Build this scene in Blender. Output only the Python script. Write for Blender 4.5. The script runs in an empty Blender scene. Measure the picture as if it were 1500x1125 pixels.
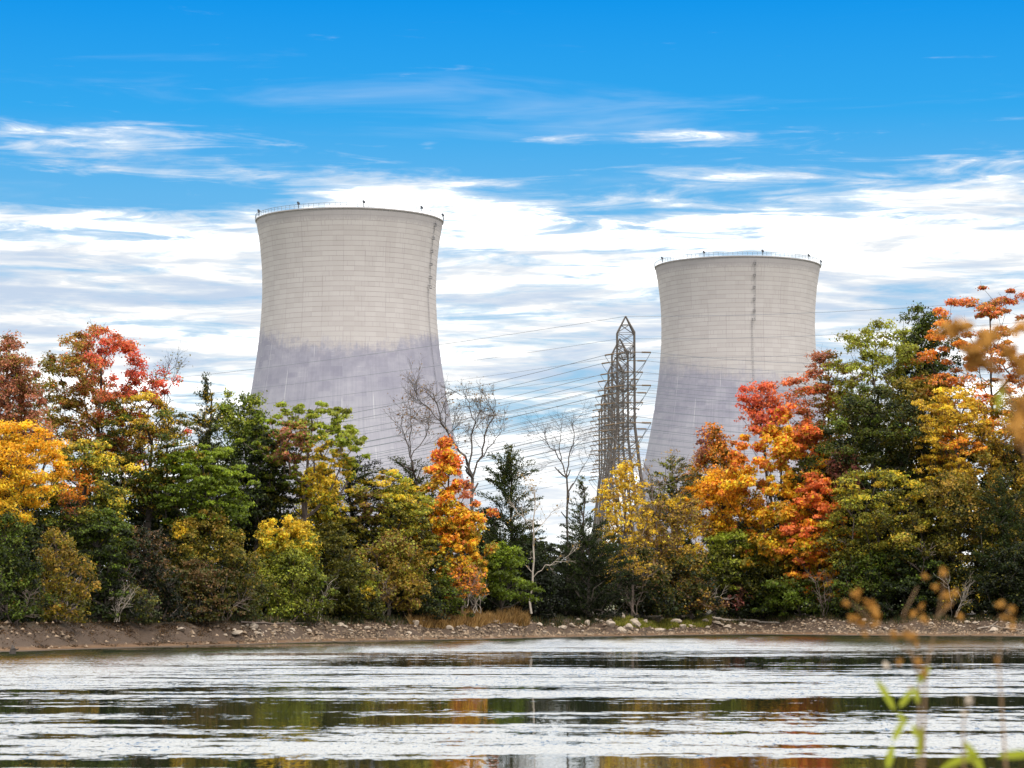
import bpy, math, numpy as np
from mathutils import Vector, noise as mnoise
S = bpy.context.scene
COL = S.collection
F = 3700.0                       # focal length in pixels of the 1500 px wide photograph
HZ = 890.0                       # horizon row
CAMZ = 2.6
TH = math.atan((HZ - 562.5) / F)

# ---------------------------------------------------------------- camera
cd = bpy.data.cameras.new('camera'); cam = bpy.data.objects.new('camera', cd); COL.objects.link(cam)
cam.location = (0, 0, CAMZ); cam.rotation_euler = (math.pi / 2 + TH, 0, 0)
cd.sensor_width = 36; cd.lens = 36 * F / 1500; cd.clip_start = .1; cd.clip_end = 60000
cd.dof.use_dof = True; cd.dof.focus_distance = 300; cd.dof.aperture_fstop = 3.9
S.camera = cam
S.view_settings.view_transform = 'Standard'; S.view_settings.look = 'None'
S.view_settings.exposure = 0.0; S.view_settings.gamma = 1; S.view_settings.use_curve_mapping = False
S.cycles.max_bounces = 6; S.cycles.transparent_max_bounces = 8; S.cycles.use_denoising = True
S.cycles.sample_clamp_indirect = 6

# ---------------------------------------------------------------- sun
SUN_EL = math.radians(50); SUN_AZ = math.radians(180 - 32)     # azimuth from +Y towards +X
sd = bpy.data.lights.new('sun', 'SUN'); sd.energy = 2.4; sd.angle = math.radians(.6); sd.color = (1, .94, .87)
sun = bpy.data.objects.new('sun', sd); COL.objects.link(sun)
sv = Vector((math.sin(SUN_AZ) * math.cos(SUN_EL), math.cos(SUN_AZ) * math.cos(SUN_EL), math.sin(SUN_EL)))
sun.rotation_euler = sv.to_track_quat('Z', 'Y').to_euler(); sun.location = (60, -40, 90)

# ---------------------------------------------------------------- node helper
class NT:
    def __init__(s, tree): s.t = tree; s.n = tree.nodes; s.l = tree.links
    def new(s, k, **kw):
        n = s.n.new(k)
        for a, b in kw.items(): setattr(n, a, b)
        return n
    def put(s, sock, v):
        if hasattr(v, 'is_output'): s.l.new(v, sock)
        elif v is not None: sock.default_value = v
    def m(s, op, a, b=None, c=None, clamp=False):
        n = s.new('ShaderNodeMath', operation=op, use_clamp=clamp)
        for i, v in enumerate((a, b, c)):
            if v is not None: s.put(n.inputs[i], v)
        return n.outputs[0]
    def mix(s, f, a, b, mode='MIX'):
        n = s.new('ShaderNodeMix', data_type='RGBA', blend_type=mode, clamp_result=False)
        s.put(n.inputs[0], f)
        for i, v in ((6, a), (7, b)):
            if isinstance(v, tuple) and len(v) == 3: v = (*v, 1)
            s.put(n.inputs[i], v)
        return n.outputs[2]
    def ss(s, x, lo, hi, a=0., b=1.):
        n = s.new('ShaderNodeMapRange', interpolation_type='SMOOTHSTEP')
        s.put(n.inputs[0], x)
        for i, v in enumerate((lo, hi, a, b)): s.put(n.inputs[i + 1], v)
        return n.outputs[0]
    def noise(s, vec, scale, detail=4, rough=.55, dist=0., col=False):
        n = s.new('ShaderNodeTexNoise'); s.put(n.inputs['Vector'], vec)
        for k, v in (('Scale', scale), ('Detail', detail), ('Roughness', rough), ('Distortion', dist)): s.put(n.inputs[k], v)
        return n.outputs['Color' if col else 'Fac']
    def comb(s, x, y, z):
        n = s.new('ShaderNodeCombineXYZ')
        for i, v in enumerate((x, y, z)): s.put(n.inputs[i], v)
        return n.outputs[0]
    def sep(s, v):
        n = s.new('ShaderNodeSeparateXYZ'); s.put(n.inputs[0], v); return n.outputs
    def ramp(s, x, pts):
        n = s.new('ShaderNodeValToRGB'); s.put(n.inputs[0], x); e = n.color_ramp.elements
        while len(e) < len(pts): e.new(.5)
        for q, (p, c) in zip(e, pts): q.position = p; q.color = (*c, 1)
        return n.outputs[0]

# ---------------------------------------------------------------- world sky with clouds
W = bpy.data.worlds.new('World'); S.world = W; W.use_nodes = True
t = NT(W.node_tree); t.n.clear()
sky = t.new('ShaderNodeTexSky', sky_type='NISHITA'); sky.sun_disc = False
sky.sun_elevation = SUN_EL; sky.sun_rotation = SUN_AZ; sky.air_density = 1.0; sky.dust_density = .3; sky.ozone_density = 2.5
tc = t.new('ShaderNodeTexCoord').outputs['Generated']
X_, Y_, Z_ = t.sep(tc)
u = t.m('MULTIPLY', t.m('ARCTAN2', X_, Y_), F / 1000)
v = t.m('MULTIPLY', t.m('ARCSINE', Z_), F / 1000)
nv = t.comb(X_, Y_, t.m('MULTIPLY', Z_, 3.6))
nw = t.comb(X_, Y_, t.m('MULTIPLY', Z_, 9.0))
wob = t.m('SUBTRACT', t.noise(nv, 9, 3), .5)
v2 = t.m('ADD', v, t.m('MULTIPLY', wob, .10))
def gauss(cu, cv, su, s_v, amp):
    a = t.m('POWER', t.m('DIVIDE', t.m('SUBTRACT', u, cu), su), 2.)
    b = t.m('POWER', t.m('DIVIDE', t.m('SUBTRACT', v, cv), s_v), 2.)
    return t.m('MULTIPLY', t.m('EXPONENT', t.m('MULTIPLY', t.m('ADD', a, b), -1.)), amp)
def px(x, y, sx, sy, amp): return gauss((x - 750) / 1000, (HZ - y) / 1000, sx / 1000, sy / 1000, amp)
dens = t.ss(v2, .66, .52, -.42, .62)
dens = t.m('ADD', dens, t.ss(v2, .95, .66, -.10, .0))
dens = t.m('ADD', dens, t.ss(v, .89, 1.04, 0., 1.45))  # dense cloud above the frame, added so the rippled water reflects white
for b in ((120, 226, 230, 38, .86), (330, 262, 120, 22, .30), (600, 278, 160, 44, .66), (520, 215, 60, 14, .32), (1060, 262, 180, 28, .56), (1030, 204, 130, 13, .60), (1180, 199, 100, 7, .42),
          (1400, 285, 210, 38, .60), (1450, 246, 110, 14, .42), (780, 206, 90, 9, .40), (628, 216, 14, 7, .35),
          (130, 288, 260, 24, -.50), (860, 240, 90, 20, -.1), (780, 600, 130, 30, -.42), (900, 560, 90, 16, -.2), (1320, 430, 160, 14, -.12)):
    dens = t.m('ADD', dens, px(*b))
n1 = t.mix(t.ss(v, .9, 1.5), t.noise(nw, 19, 9, .62, .7), t.noise(t.comb(t.m('DIVIDE', t.sep(tc)[0], t.m('MAXIMUM', t.sep(tc)[2], .1)), t.m('DIVIDE', t.sep(tc)[1], t.m('MAXIMUM', t.sep(tc)[2], .1)), 0.), 1.6, 8, .6, .7))
n2 = t.noise(nv, 54, 6, .6, .4)
nn = t.m('ADD', t.m('MULTIPLY', t.m('SUBTRACT', n1, .5), 2.1), t.m('MULTIPLY', t.m('SUBTRACT', n2, .5), .55))
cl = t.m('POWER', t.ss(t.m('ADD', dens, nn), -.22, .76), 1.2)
# thin high veil
veil = t.ss(t.m('ADD', t.noise(nw, 7, 5, .6, .5), px(650, 165, 420, 40, .16)), .55, .95, 0, .30)
veil = t.m('MULTIPLY', veil, t.ss(v, 1.1, .65, .35, 1))
cl = t.m('MAXIMUM', cl, veil)
# cloud shading: white with soft blue-grey undersides
sh = t.noise(nw, 10, 7, .6, .6)
shade = t.m('ADD', sh, px(90, 425, 190, 50, .17))
for b in ((330, 440, 110, 40, .10), (1330, 440, 220, 34, .15), (760, 430, 140, 30, .06), (980, 330, 330, 38, -.3), (600, 290, 150, 30, -.15), (230, 350, 170, 25, -.18), (800, 545, 160, 18, .12)):
    shade = t.m('ADD', shade, px(*b))
shade = t.ss(t.m('ADD', shade, t.m('MULTIPLY', t.m('SUBTRACT', t.noise(nw, 27, 5, .6, .8), .5), .40)), .34, .74)
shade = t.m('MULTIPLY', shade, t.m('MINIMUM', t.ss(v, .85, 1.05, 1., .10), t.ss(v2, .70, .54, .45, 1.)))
ccol = t.ramp(shade, [(0, (1, 1, 1)), (.30, (.50, .50, .50)), (.5, (.385, .40, .42)), (.75, (.31, .345, .395)), (1, (.25, .30, .375))])
ccol = t.mix(1., ccol, (2.3, 2.3, 2.28), 'MULTIPLY')
ccol = t.mix(t.ss(cl, .45, 1.), t.mix(1., ccol, (1.02, 1.02, 1.02), 'DARKEN'), ccol)
ccol = t.mix(t.ss(v, .35, .0, 0, .35), ccol, (.95, 1.0, 1.06))
# clear sky: Nishita graded towards the photograph's saturated blue
grad = t.ramp(t.m('DIVIDE', v, 1.2), [(0, (.30, .62, .85)), (.25, (.30, .60, .84)), (.50, (.13, .48, .86)), (.60, (.035, .40, .87)), (.76, (.0, .295, .84)), (1, (.0, .225, .75))])
nis = t.mix(1., sky.outputs[0], (.05, .07, .10), 'MULTIPLY')
clear = t.mix(.985, nis, grad)
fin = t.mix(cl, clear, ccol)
# below the horizon: dull earth tone
fin = t.mix(t.ss(v, -.02, -.15), fin, (.12, .12, .10))
bg = t.new('ShaderNodeBackground')
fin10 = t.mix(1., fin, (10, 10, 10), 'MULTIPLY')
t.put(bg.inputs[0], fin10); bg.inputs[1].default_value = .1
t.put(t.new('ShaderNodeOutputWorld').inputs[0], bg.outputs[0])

# ---------------------------------------------------------------- helpers
_ct, _st = math.cos(TH), math.sin(TH)
def P(x, y, Y):
    dx = (x - 750) / F; dy = (562.5 - y) / F
    k = Y / (_ct - dy * _st)
    return np.array([dx * k, Y, CAMZ + k * (_st + dy * _ct)])
def mat(name):
    m = bpy.data.materials.new(name); m.use_nodes = True; t = NT(m.node_tree); t.n.clear()
    b = t.new('ShaderNodeBsdfPrincipled'); o = t.new('ShaderNodeOutputMaterial'); t.put(o.inputs[0], b.outputs[0])
    return m, t, b, o
def simple(name, c, rough=.8, metal=0, var=.25, scale=3.):
    m, t, b, o = mat(name)
    co = t.new('ShaderNodeTexCoord').outputs['Object']
    f = t.noise(co, scale, 5, .6)
    t.put(b.inputs['Base Color'], t.mix(f, tuple(k * (1 - var) for k in c), tuple(min(1, k * (1 + var)) for k in c)))
    b.inputs['Roughness'].default_value = rough; b.inputs['Metallic'].default_value = metal
    return m
def mesh(name, V, Fc, m, parent=None, col=None, smooth=False, kind=None):
    V = np.asarray(V, np.float32).reshape(-1, 3)
    me = bpy.data.meshes.new(name)
    if isinstance(Fc, np.ndarray):
        k = Fc.shape[1]; n = len(Fc)
        me.vertices.add(len(V)); me.vertices.foreach_set('co', V.ravel())
        me.loops.add(n * k); me.loops.foreach_set('vertex_index', Fc.astype(np.int32).ravel())
        me.polygons.add(n); me.polygons.foreach_set('loop_start', np.arange(0, n * k, k, dtype=np.int32))
        me.update(calc_edges=True)
    else:
        me.from_pydata(V.tolist(), [], Fc); me.update()
    if col is not None:
        a = me.attributes.new('tint', 'FLOAT_COLOR', 'POINT')
        c4 = np.ones((len(V), 4), np.float32); c4[:, :3] = col; a.data.foreach_set('color', c4.ravel())
    me.polygons.foreach_set('use_smooth', np.full(len(me.polygons), bool(smooth)))
    me.materials.append(m)
    o = bpy.data.objects.new(name, me); COL.objects.link(o)
    if parent: o.parent = parent
    if kind: o['kind'] = kind
    return o
def thing(name, label, cat, loc=(0, 0, 0), group=None):
    o = bpy.data.objects.new(name, None); COL.objects.link(o); o.location = loc; o.empty_display_size = .3
    return tag(o, label, cat, group)
def tag(o, label, cat, group=None):
    o['label'] = label; o['category'] = cat
    if group: o['group'] = group
    return o
def dup(root, label=None):
    r = root.copy(); COL.objects.link(r)
    if label: r['label'] = label
    for ch in root.children:
        c = ch.copy(); COL.objects.link(c); c.parent = r
        for g in ch.children:
            d = g.copy(); COL.objects.link(d); d.parent = c
    return r
class Tubes:
    """segments a->b with radii, n sided, collected in one mesh"""
    def __init__(s): s.a = []; s.b = []; s.ra = []; s.rb = []
    def seg(s, a, b, ra, rb=None):
        s.a.append(a); s.b.append(b); s.ra.append(ra); s.rb.append(ra if rb is None else rb)
    def path(s, pts, r0, r1):
        n = len(pts) - 1
        for i in range(n): s.seg(pts[i], pts[i + 1], r0 + (r1 - r0) * i / n, r0 + (r1 - r0) * (i + 1) / n)
    def arrays(s, n=4):
        a = np.array(s.a, float).reshape(-1, 3); b = np.array(s.b, float).reshape(-1, 3)
        ra = np.array(s.ra)[:, None, None]; rb = np.array(s.rb)[:, None, None]
        d = b - a; d /= np.linalg.norm(d, axis=1)[:, None] + 1e-9
        ref = np.where(np.abs(d[:, 2:3]) > .9, np.array([[1., 0, 0]]), np.array([[0, 0, 1.]]))
        e = np.cross(d, ref); e /= np.linalg.norm(e, axis=1)[:, None]; f = np.cross(d, e)
        an = np.arange(n) * 2 * math.pi / n + math.pi / 4
        ring = e[:, None] * np.cos(an)[None, :, None] + f[:, None] * np.sin(an)[None, :, None]
        V = np.concatenate([a[:, None] + ring * ra, b[:, None] + ring * rb], 1)
        i = np.arange(n); j = (i + 1) % n
        q = np.stack([i, i + n, j + n, j], 1)
        Fq = (np.arange(len(a)) * 2 * n)[:, None, None] + q[None]
        return V.reshape(-1, 3), Fq.reshape(-1, 4)
    def build(s, name, m, parent=None, n=4, kind=None):
        V, Fq = s.arrays(n); return mesh(name, V, Fq, m, parent, kind=kind, smooth=n > 5)

# ---------------------------------------------------------------- terrain
SH = [(-1400, 1010), (-600, 975), (0, 955), (200, 948), (350, 944), (500, 940), (750, 935), (950, 931), (1100, 929), (1300, 931), (1500, 932), (2300, 936)]
_shx = []; _shy = []
for a, b in SH:
    Y = CAMZ * F / (b - HZ); _shx.append((a - 750) / F * Y); _shy.append(Y)
_shx = np.array(_shx); _shy = np.array(_shy)
def shoreY(x): return np.interp(x, _shx, _shy) + .8 * np.sin(x * .35) + .4 * np.sin(x * .9 + 1)
def shore_px(p):
    Y = 200.
    for _ in range(12): Y = float(shoreY((p - 750) / F * Y))
    return Y
SPX = np.arange(-200, 1700, 8.); SPY = np.array([shore_px(float(p)) for p in SPX])
def ground_z(x, Y):
    s = Y - shoreY(x)
    s = s + np.clip((s - 3) / 4, 0, 1) * (.8 * np.sin(x * .61 + 2) + .55 * np.sin(x * 1.37 + .3 * Y) + .4 * np.sin(x * 2.9 + 1))
    z = np.interp(s, [-60, -12, -2, 0, 3, 5, 7.5, 11, 30, 120, 400, 900, 9000], [-3, -1.2, -.12, 0, .14, .25, .9, 1.6, 1.8, 2.3, 4, 11, 16])
    near = np.interp(Y, [-400, -20, 4, 9, 12, 18, 30], [4, 1.3, .75, .55, .1, -.6, -3])
    return np.maximum(z, near)
def axis(a, b, lo, hi, step, n=26):
    k = (np.linspace(0, 1, n) ** 2.6)[1:]
    return np.concatenate([(lo - (lo - a) * k)[::-1], np.arange(lo, hi, step), hi + (b - hi) * k])
gx = axis(-9000, 9000, -75, 75, 1.0); gy = axis(-600, 14000, 120, 300, .8)
gy = np.concatenate([gy[gy < 115], np.arange(-30, 30, 1.5), gy[gy >= 130]]); gy = np.unique(np.round(gy, 2))
GX, GY = np.meshgrid(gx, gy)
GZ = ground_z(GX, GY)
rng = np.random.default_rng(4)
s_ = GY - shoreY(GX)
GZ = GZ + np.where((s_ > .5) & (s_ < 60), rng.normal(0, .055, GZ.shape) + .05 * np.sin(GX * 1.3 + GY), 0)
V = np.stack([GX, GY, GZ], -1).reshape(-1, 3)
nx = len(gx); ii, jj = np.meshgrid(np.arange(len(gy) - 1), np.arange(nx - 1), indexing='ij')
q = (ii * nx + jj).ravel(); FQ = np.stack([q, q + 1, q + nx + 1, q + nx], 1)
gm, t, b, o = mat('bank_earth')
pos = t.new('ShaderNodeNewGeometry').outputs['Position']; sx = t.sep(pos)
n = t.noise(pos, .5, 6, .65); n2 = t.noise(pos, 4., 5, .7)
soil = t.mix(n2, (.022, .013, .008), (.105, .062, .034))
wet = t.mix(n2, (.07, .034, .013), (.20, .105, .043))
c = t.mix(t.ss(sx[2], .32, .12), soil, wet)
c = t.mix(t.ss(sx[2], .10, .02), c, (.07, .045, .025))
litter = t.mix(n2, (.012, .012, .006), (.07, .04, .016))
c = t.mix(t.ss(t.m('ADD', sx[2], t.m('MULTIPLY', n, .5)), 1.45, 1.8), c, litter)
field = t.mix(n, (.07, .09, .025), (.14, .12, .05))
c = t.mix(t.ss(sx[2], 2.0, 2.6), c, field)
t.put(b.inputs['Base Color'], c); b.inputs['Roughness'].default_value = .85
bp = t.new('ShaderNodeBump'); bp.inputs['Strength'].default_value = .8; bp.inputs['Distance'].default_value = .12
t.put(bp.inputs['Height'], n2); t.put(b.inputs['Normal'], bp.outputs[0])
mesh('ground', V, FQ, gm, smooth=True, kind='structure')

# ---------------------------------------------------------------- water
wm, t, b, o = mat('river_water')
pos = t.new('ShaderNodeNewGeometry').outputs['Position']; sx = t.sep(pos)
X_, Y_ = sx[0], sx[1]
# calm lanes (dark, mirror the trees) between rippled lanes (bright with sky)
pw = t.comb(t.m('MULTIPLY', X_, .045), t.m('MULTIPLY', Y_, .10), 0.)
nb = t.noise(pw, 1.0, 7, .62, .3)
nb2 = t.noise(t.comb(t.m('MULTIPLY', X_, .12), t.m('MULTIPLY', Y_, .5), 3.), 1.0, 6, .7, .2)
nb3 = t.noise(t.comb(t.m('MULTIPLY', X_, 1.3), t.m('MULTIPLY', Y_, .8), 5.), 1., 8, .8, .2)
rp = t.m('ADD', t.m('MULTIPLY', t.m('SUBTRACT', nb, .5), 2.4), t.m('ADD', t.m('MULTIPLY', t.m('SUBTRACT', nb2, .5), 3.6), t.m('MULTIPLY', t.m('SUBTRACT', nb3, .5), 2.8)))
# distance row in the scale of 1/Y so lanes keep their apparent width
iv = t.m('DIVIDE', CAMZ * F, Y_)          # pixels below the horizon
row = t.m('ADD', iv, t.m('MULTIPLY', X_, .14))
def lane(c0, w, amp, xlo=None, xhi=None):
    g = t.m('MULTIPLY', t.m('EXPONENT', t.m('MULTIPLY', t.m('POWER', t.m('DIVIDE', t.m('SUBTRACT', row, c0), w), 2.), -1.)), amp)
    if xlo is not None: g = t.m('MULTIPLY', g, t.ss(X_, xlo, xhi))
    return g
calm = lane(143, 15, 1.08)
for a in ((78, 9, .95, -15, -6), (66, 3.5, .45, -25, -12), (88, 5, .5, -2, 6), (100, 3, .45), (226, 9, 1.1), (118, 3, .5), (53, 4, .40, 6, -14), (164, 4, .55), (182, 3, .35), (199, 3, .35), (110, 2.5, .35, -4, 12), (212, 3, .4)): calm = t.m('ADD', calm, lane(*a))
rough_f = t.ss(t.m('SUBTRACT', t.m('ADD', rp, .46), calm), -.04, .08)
# wave slopes: long low wind ripples, strongly varied where the wind reaches the water
f1 = t.noise(t.comb(t.m('MULTIPLY', X_, 8.), t.m('MULTIPLY', Y_, 2.0), 0.), 1., 5, .7, .3)
f3 = t.noise(t.comb(t.m('MULTIPLY', X_, .8), t.m('MULTIPLY', Y_, .55), 4.), 1., 5, .65, .3)
f2 = t.noise(t.comb(t.m('MULTIPLY', X_, 8.), t.m('MULTIPLY', Y_, 2.0), 9.), 1., 5, .7, .3)
sy = t.m('ADD', t.m('ADD', t.m('MULTIPLY', t.m('SUBTRACT', f1, .5), .36), t.m('MULTIPLY', t.m('SUBTRACT', f3, .5), .12)), .150)
spk = t.ss(t.m('ADD', t.noise(t.comb(t.m('MULTIPLY', X_, 9.), t.m('MULTIPLY', Y_, 2.2), 2.), 1., 5, .75, .2), t.m('MULTIPLY', rp, .07)), .37, .42)
sy = t.m('MULTIPLY', sy, spk)
sy = t.m('MULTIPLY', sy, rough_f); sxx = t.m('MULTIPLY', t.m('SUBTRACT', f2, .5), t.m('ADD', t.m('MULTIPLY', rough_f, .22), .02))
sy = t.m('ADD', sy, t.m('MULTIPLY', t.m('SUBTRACT', f1, .5), .03))
nr = t.new('ShaderNodeVectorMath', operation='NORMALIZE'); t.put(nr.inputs[0], t.comb(sxx, t.m('MULTIPLY', sy, -1.), 1.))
t.put(b.inputs['Normal'], nr.outputs[0])
b.inputs['Base Color'].default_value = (.014, .018, .010, 1); t.put(b.inputs['IOR'], t.m('ADD', t.m('MULTIPLY', rough_f, 1.7), 1.36))
t.put(b.inputs['Roughness'], t.m('ADD', t.m('MULTIPLY', rough_f, .04), .03))
wx = np.array([-4000, -300, -60, 60, 300, 4000.]); wy = np.concatenate([[-600, 0], np.arange(20, 330, 10)]); 
WX, WY = np.meshgrid(wx, wy); V = np.stack([WX, WY, WX * 0], -1).reshape(-1, 3)
ii, jj = np.meshgrid(np.arange(len(wy) - 1), np.arange(5), indexing='ij'); q = (ii * 6 + jj).ravel()
mesh('river_water', V, np.stack([q, q + 1, q + 7, q + 6], 1), wm, kind='structure')

# ---------------------------------------------------------------- cooling towers
PR_Z = np.array([0, 14, 40, 60, 74.5, 84.5, 92, 98, 103.7, 111.6, 118, 123.2, 129, 134.6, 146.2, 152, 155.3])
PR_R = np.array([60, 56.6, 49.2, 44.2, 41.0, 39.2, 37.9, 37.0, 36.3, 35.35, 34.9, 34.75, 34.7, 34.85, 35.7, 36.7, 37.35])
_pf = np.polyfit(PR_Z / 100, PR_R, 6); _zz = np.arange(0, 156.5, 1.); PR_R = np.polyval(_pf, _zz / 100); PR_Z = _zz
def concrete(name, z0, k1, k2, soft, shift):
    m, t, b, o = mat(name)
    co = t.new('ShaderNodeTexCoord').outputs['Object']; x, y, z = t.sep(co)
    ang = t.m('ARCTAN2', x, t.m('MULTIPLY', y, -1.))
    arc = t.m('MULTIPLY', ang, 37.)
    xn = t.m('DIVIDE', x, 37.)
    lift = t.m('FLOOR', t.m('DIVIDE', z, 1.96))
    wn = t.new('ShaderNodeTexWhiteNoise', noise_dimensions='2D')
    cell = t.m('FLOOR', t.m('DIVIDE', arc, 4.4))
    t.put(wn.inputs['Vector'], t.comb(cell, lift, shift))
    cyl = t.comb(arc, t.m('MULTIPLY', z, 1.), shift)
    streak = t.noise(t.comb(t.m('MULTIPLY', arc, .9), t.m('MULTIPLY', z, .045), shift), 1., 6, .7)
    fine = t.noise(t.comb(t.m('MULTIPLY', arc, 1.6), t.m('MULTIPLY', z, .5), shift), 1., 6, .75)
    big = t.noise(cyl, .05, 5, .6)
    base = t.mix(t.m('ADD', t.m('MULTIPLY', wn.outputs[0], .5), t.m('MULTIPLY', big, .6)), (.368, .334, .326), (.450, .416, .408))
    base = t.mix(t.m('MULTIPLY', t.ss(streak, .52, .78), .30), base, (.33, .28, .27))
    base = t.mix(t.m('MULTIPLY', t.ss(fine, .5, .8), .28), base, (.34, .30, .28))
    # lift joints: dirt gathers in the recess, varying along the ring
    fz = t.m('FRACT', t.m('DIVIDE', z, 1.96))
    jl = t.m('MULTIPLY', t.ss(t.m('ABSOLUTE', t.m('SUBTRACT', fz, .5)), .43, .49), t.ss(t.noise(t.comb(t.m('MULTIPLY', arc, .12), lift, shift), 1., 4), .28, .62, .32, .75))
    jl = t.m('MULTIPLY', jl, t.ss(z, 70., 125., .15, 1.))
    base = t.mix(jl, base, (.17, .145, .14))
    # upright form joints, some long, some only one lift high
    fa = t.m('FRACT', t.m('DIVIDE', arc, 8.8)); e1 = t.ss(t.m('ABSOLUTE', t.m('SUBTRACT', fa, .5)), .482, .497)
    e1 = t.m('MULTIPLY', e1, t.ss(t.noise(t.comb(t.m('MULTIPLY', arc, .3), t.m('MULTIPLY', z, .09), shift), 1., 3), .42, .6, 0, .5))
    fb = t.m('FRACT', t.m('DIVIDE', arc, 1.5)); e2 = t.ss(t.m('ABSOLUTE', t.m('SUBTRACT', fb, .5)), .44, .49)
    wn2 = t.new('ShaderNodeTexWhiteNoise', noise_dimensions='2D'); t.put(wn2.inputs['Vector'], t.comb(t.m('FLOOR', t.m('DIVIDE', t.m('ADD', arc, .75), 1.5)), lift, 0.))
    e2 = t.m('MULTIPLY', e2, t.m('MULTIPLY', t.m('GREATER_THAN', wn2.outputs[0], .80), .55))
    base = t.mix(t.m('MAXIMUM', e1, e2), base, (.20, .17, .18))
    # damp rim band
    rim = t.m('MULTIPLY', t.ss(t.m('ADD', z, t.m('MULTIPLY', t.m('SUBTRACT', fine, .5), 8.)), 150.6, 152.6), .55)
    base = t.mix(rim, base, (.27, .25, .26))
    # weathering stain on the lower shell
    zb = t.m('ADD', t.m('ADD', z0, t.m('MULTIPLY', xn, k1)), t.m('MULTIPLY', t.m('MULTIPLY', xn, xn), k2))
    edge = t.m('ADD', t.m('MULTIPLY', t.m('SUBTRACT', t.noise(cyl, .11, 8, .8), .5), 22.), t.m('MULTIPLY', t.m('SUBTRACT', streak, .5), 9.))
    st = t.ss(t.m('SUBTRACT', t.m('ADD', z, edge), zb), soft, -soft)
    scol = t.mix(t.ss(t.noise(cyl, .09, 7, .7), .35, .7), (.200, .196, .26), (.30, .29, .35))
    scol = t.mix(t.m('MULTIPLY', t.ss(fine, .45, .75), .4), scol, (.24, .23, .27))
    scol = t.mix(t.ss(z, 92., 70., 0, .45), scol, (.39, .382, .41))
    base = t.mix(t.m('MULTIPLY', st, .88), base, scol)
    runs = t.ss(t.noise(t.comb(t.m('MULTIPLY', arc, 1.4), t.m('MULTIPLY', z, .03), 11.), 1., 5, .75), .46, .66)
    base = t.mix(t.m('MULTIPLY', t.m('MULTIPLY', st, runs), .42), base, (.185, .18, .225))
    base = t.mix(t.m('MULTIPLY', t.m('MULTIPLY', st, wn.outputs[0]), .22), base, (.42, .41, .44))
    dark = t.m('MULTIPLY', st, t.ss(t.m('SUBTRACT', t.m('ADD', z, edge), zb), -14., -1., 0, .75))
    base = t.mix(t.m('MULTIPLY', dark, t.ss(t.noise(cyl, .35, 5, .7), .4, .65)), base, (.23, .22, .27))
    # pale lime lines bleeding from the joints inside the stain
    wl = t.m('MULTIPLY', t.ss(t.m('ABSOLUTE', t.m('SUBTRACT', fz, .5)), .40, .49), t.ss(t.noise(t.comb(t.m('MULTIPLY', arc, .10), lift, 7.), 1., 3), .54, .64))
    wn3 = t.m('GREATER_THAN', t.noise(t.comb(lift, 3., 1.), 7.7, 0), .50)
    wl = t.m('MULTIPLY', wl, wn3)
    va = t.ss(t.m('ABSOLUTE', t.m('SUBTRACT', t.m('FRACT', t.m('DIVIDE', arc, 11.3)), .5)), .484, .496)
    va = t.m('MULTIPLY', va, t.ss(t.noise(t.comb(t.m('MULTIPLY', arc, .25), t.m('MULTIPLY', z, .06), 5.), 1., 2), .5, .58))
    base = t.mix(t.m('MULTIPLY', t.m('MULTIPLY', t.m('MAXIMUM', wl, va), st), .6), base, (.55, .54, .55))
    t.put(b.inputs['Base Color'], base); b.inputs['Roughness'].default_value = .92; b.inputs['Specular IOR Level'].default_value = .2
    return m
steel_dark = simple('dark_painted_steel', (.06, .065, .075), .5, .3)
steel_rail = simple('weathered_rail_steel', (.20, .24, .27), .5, .4)
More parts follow.
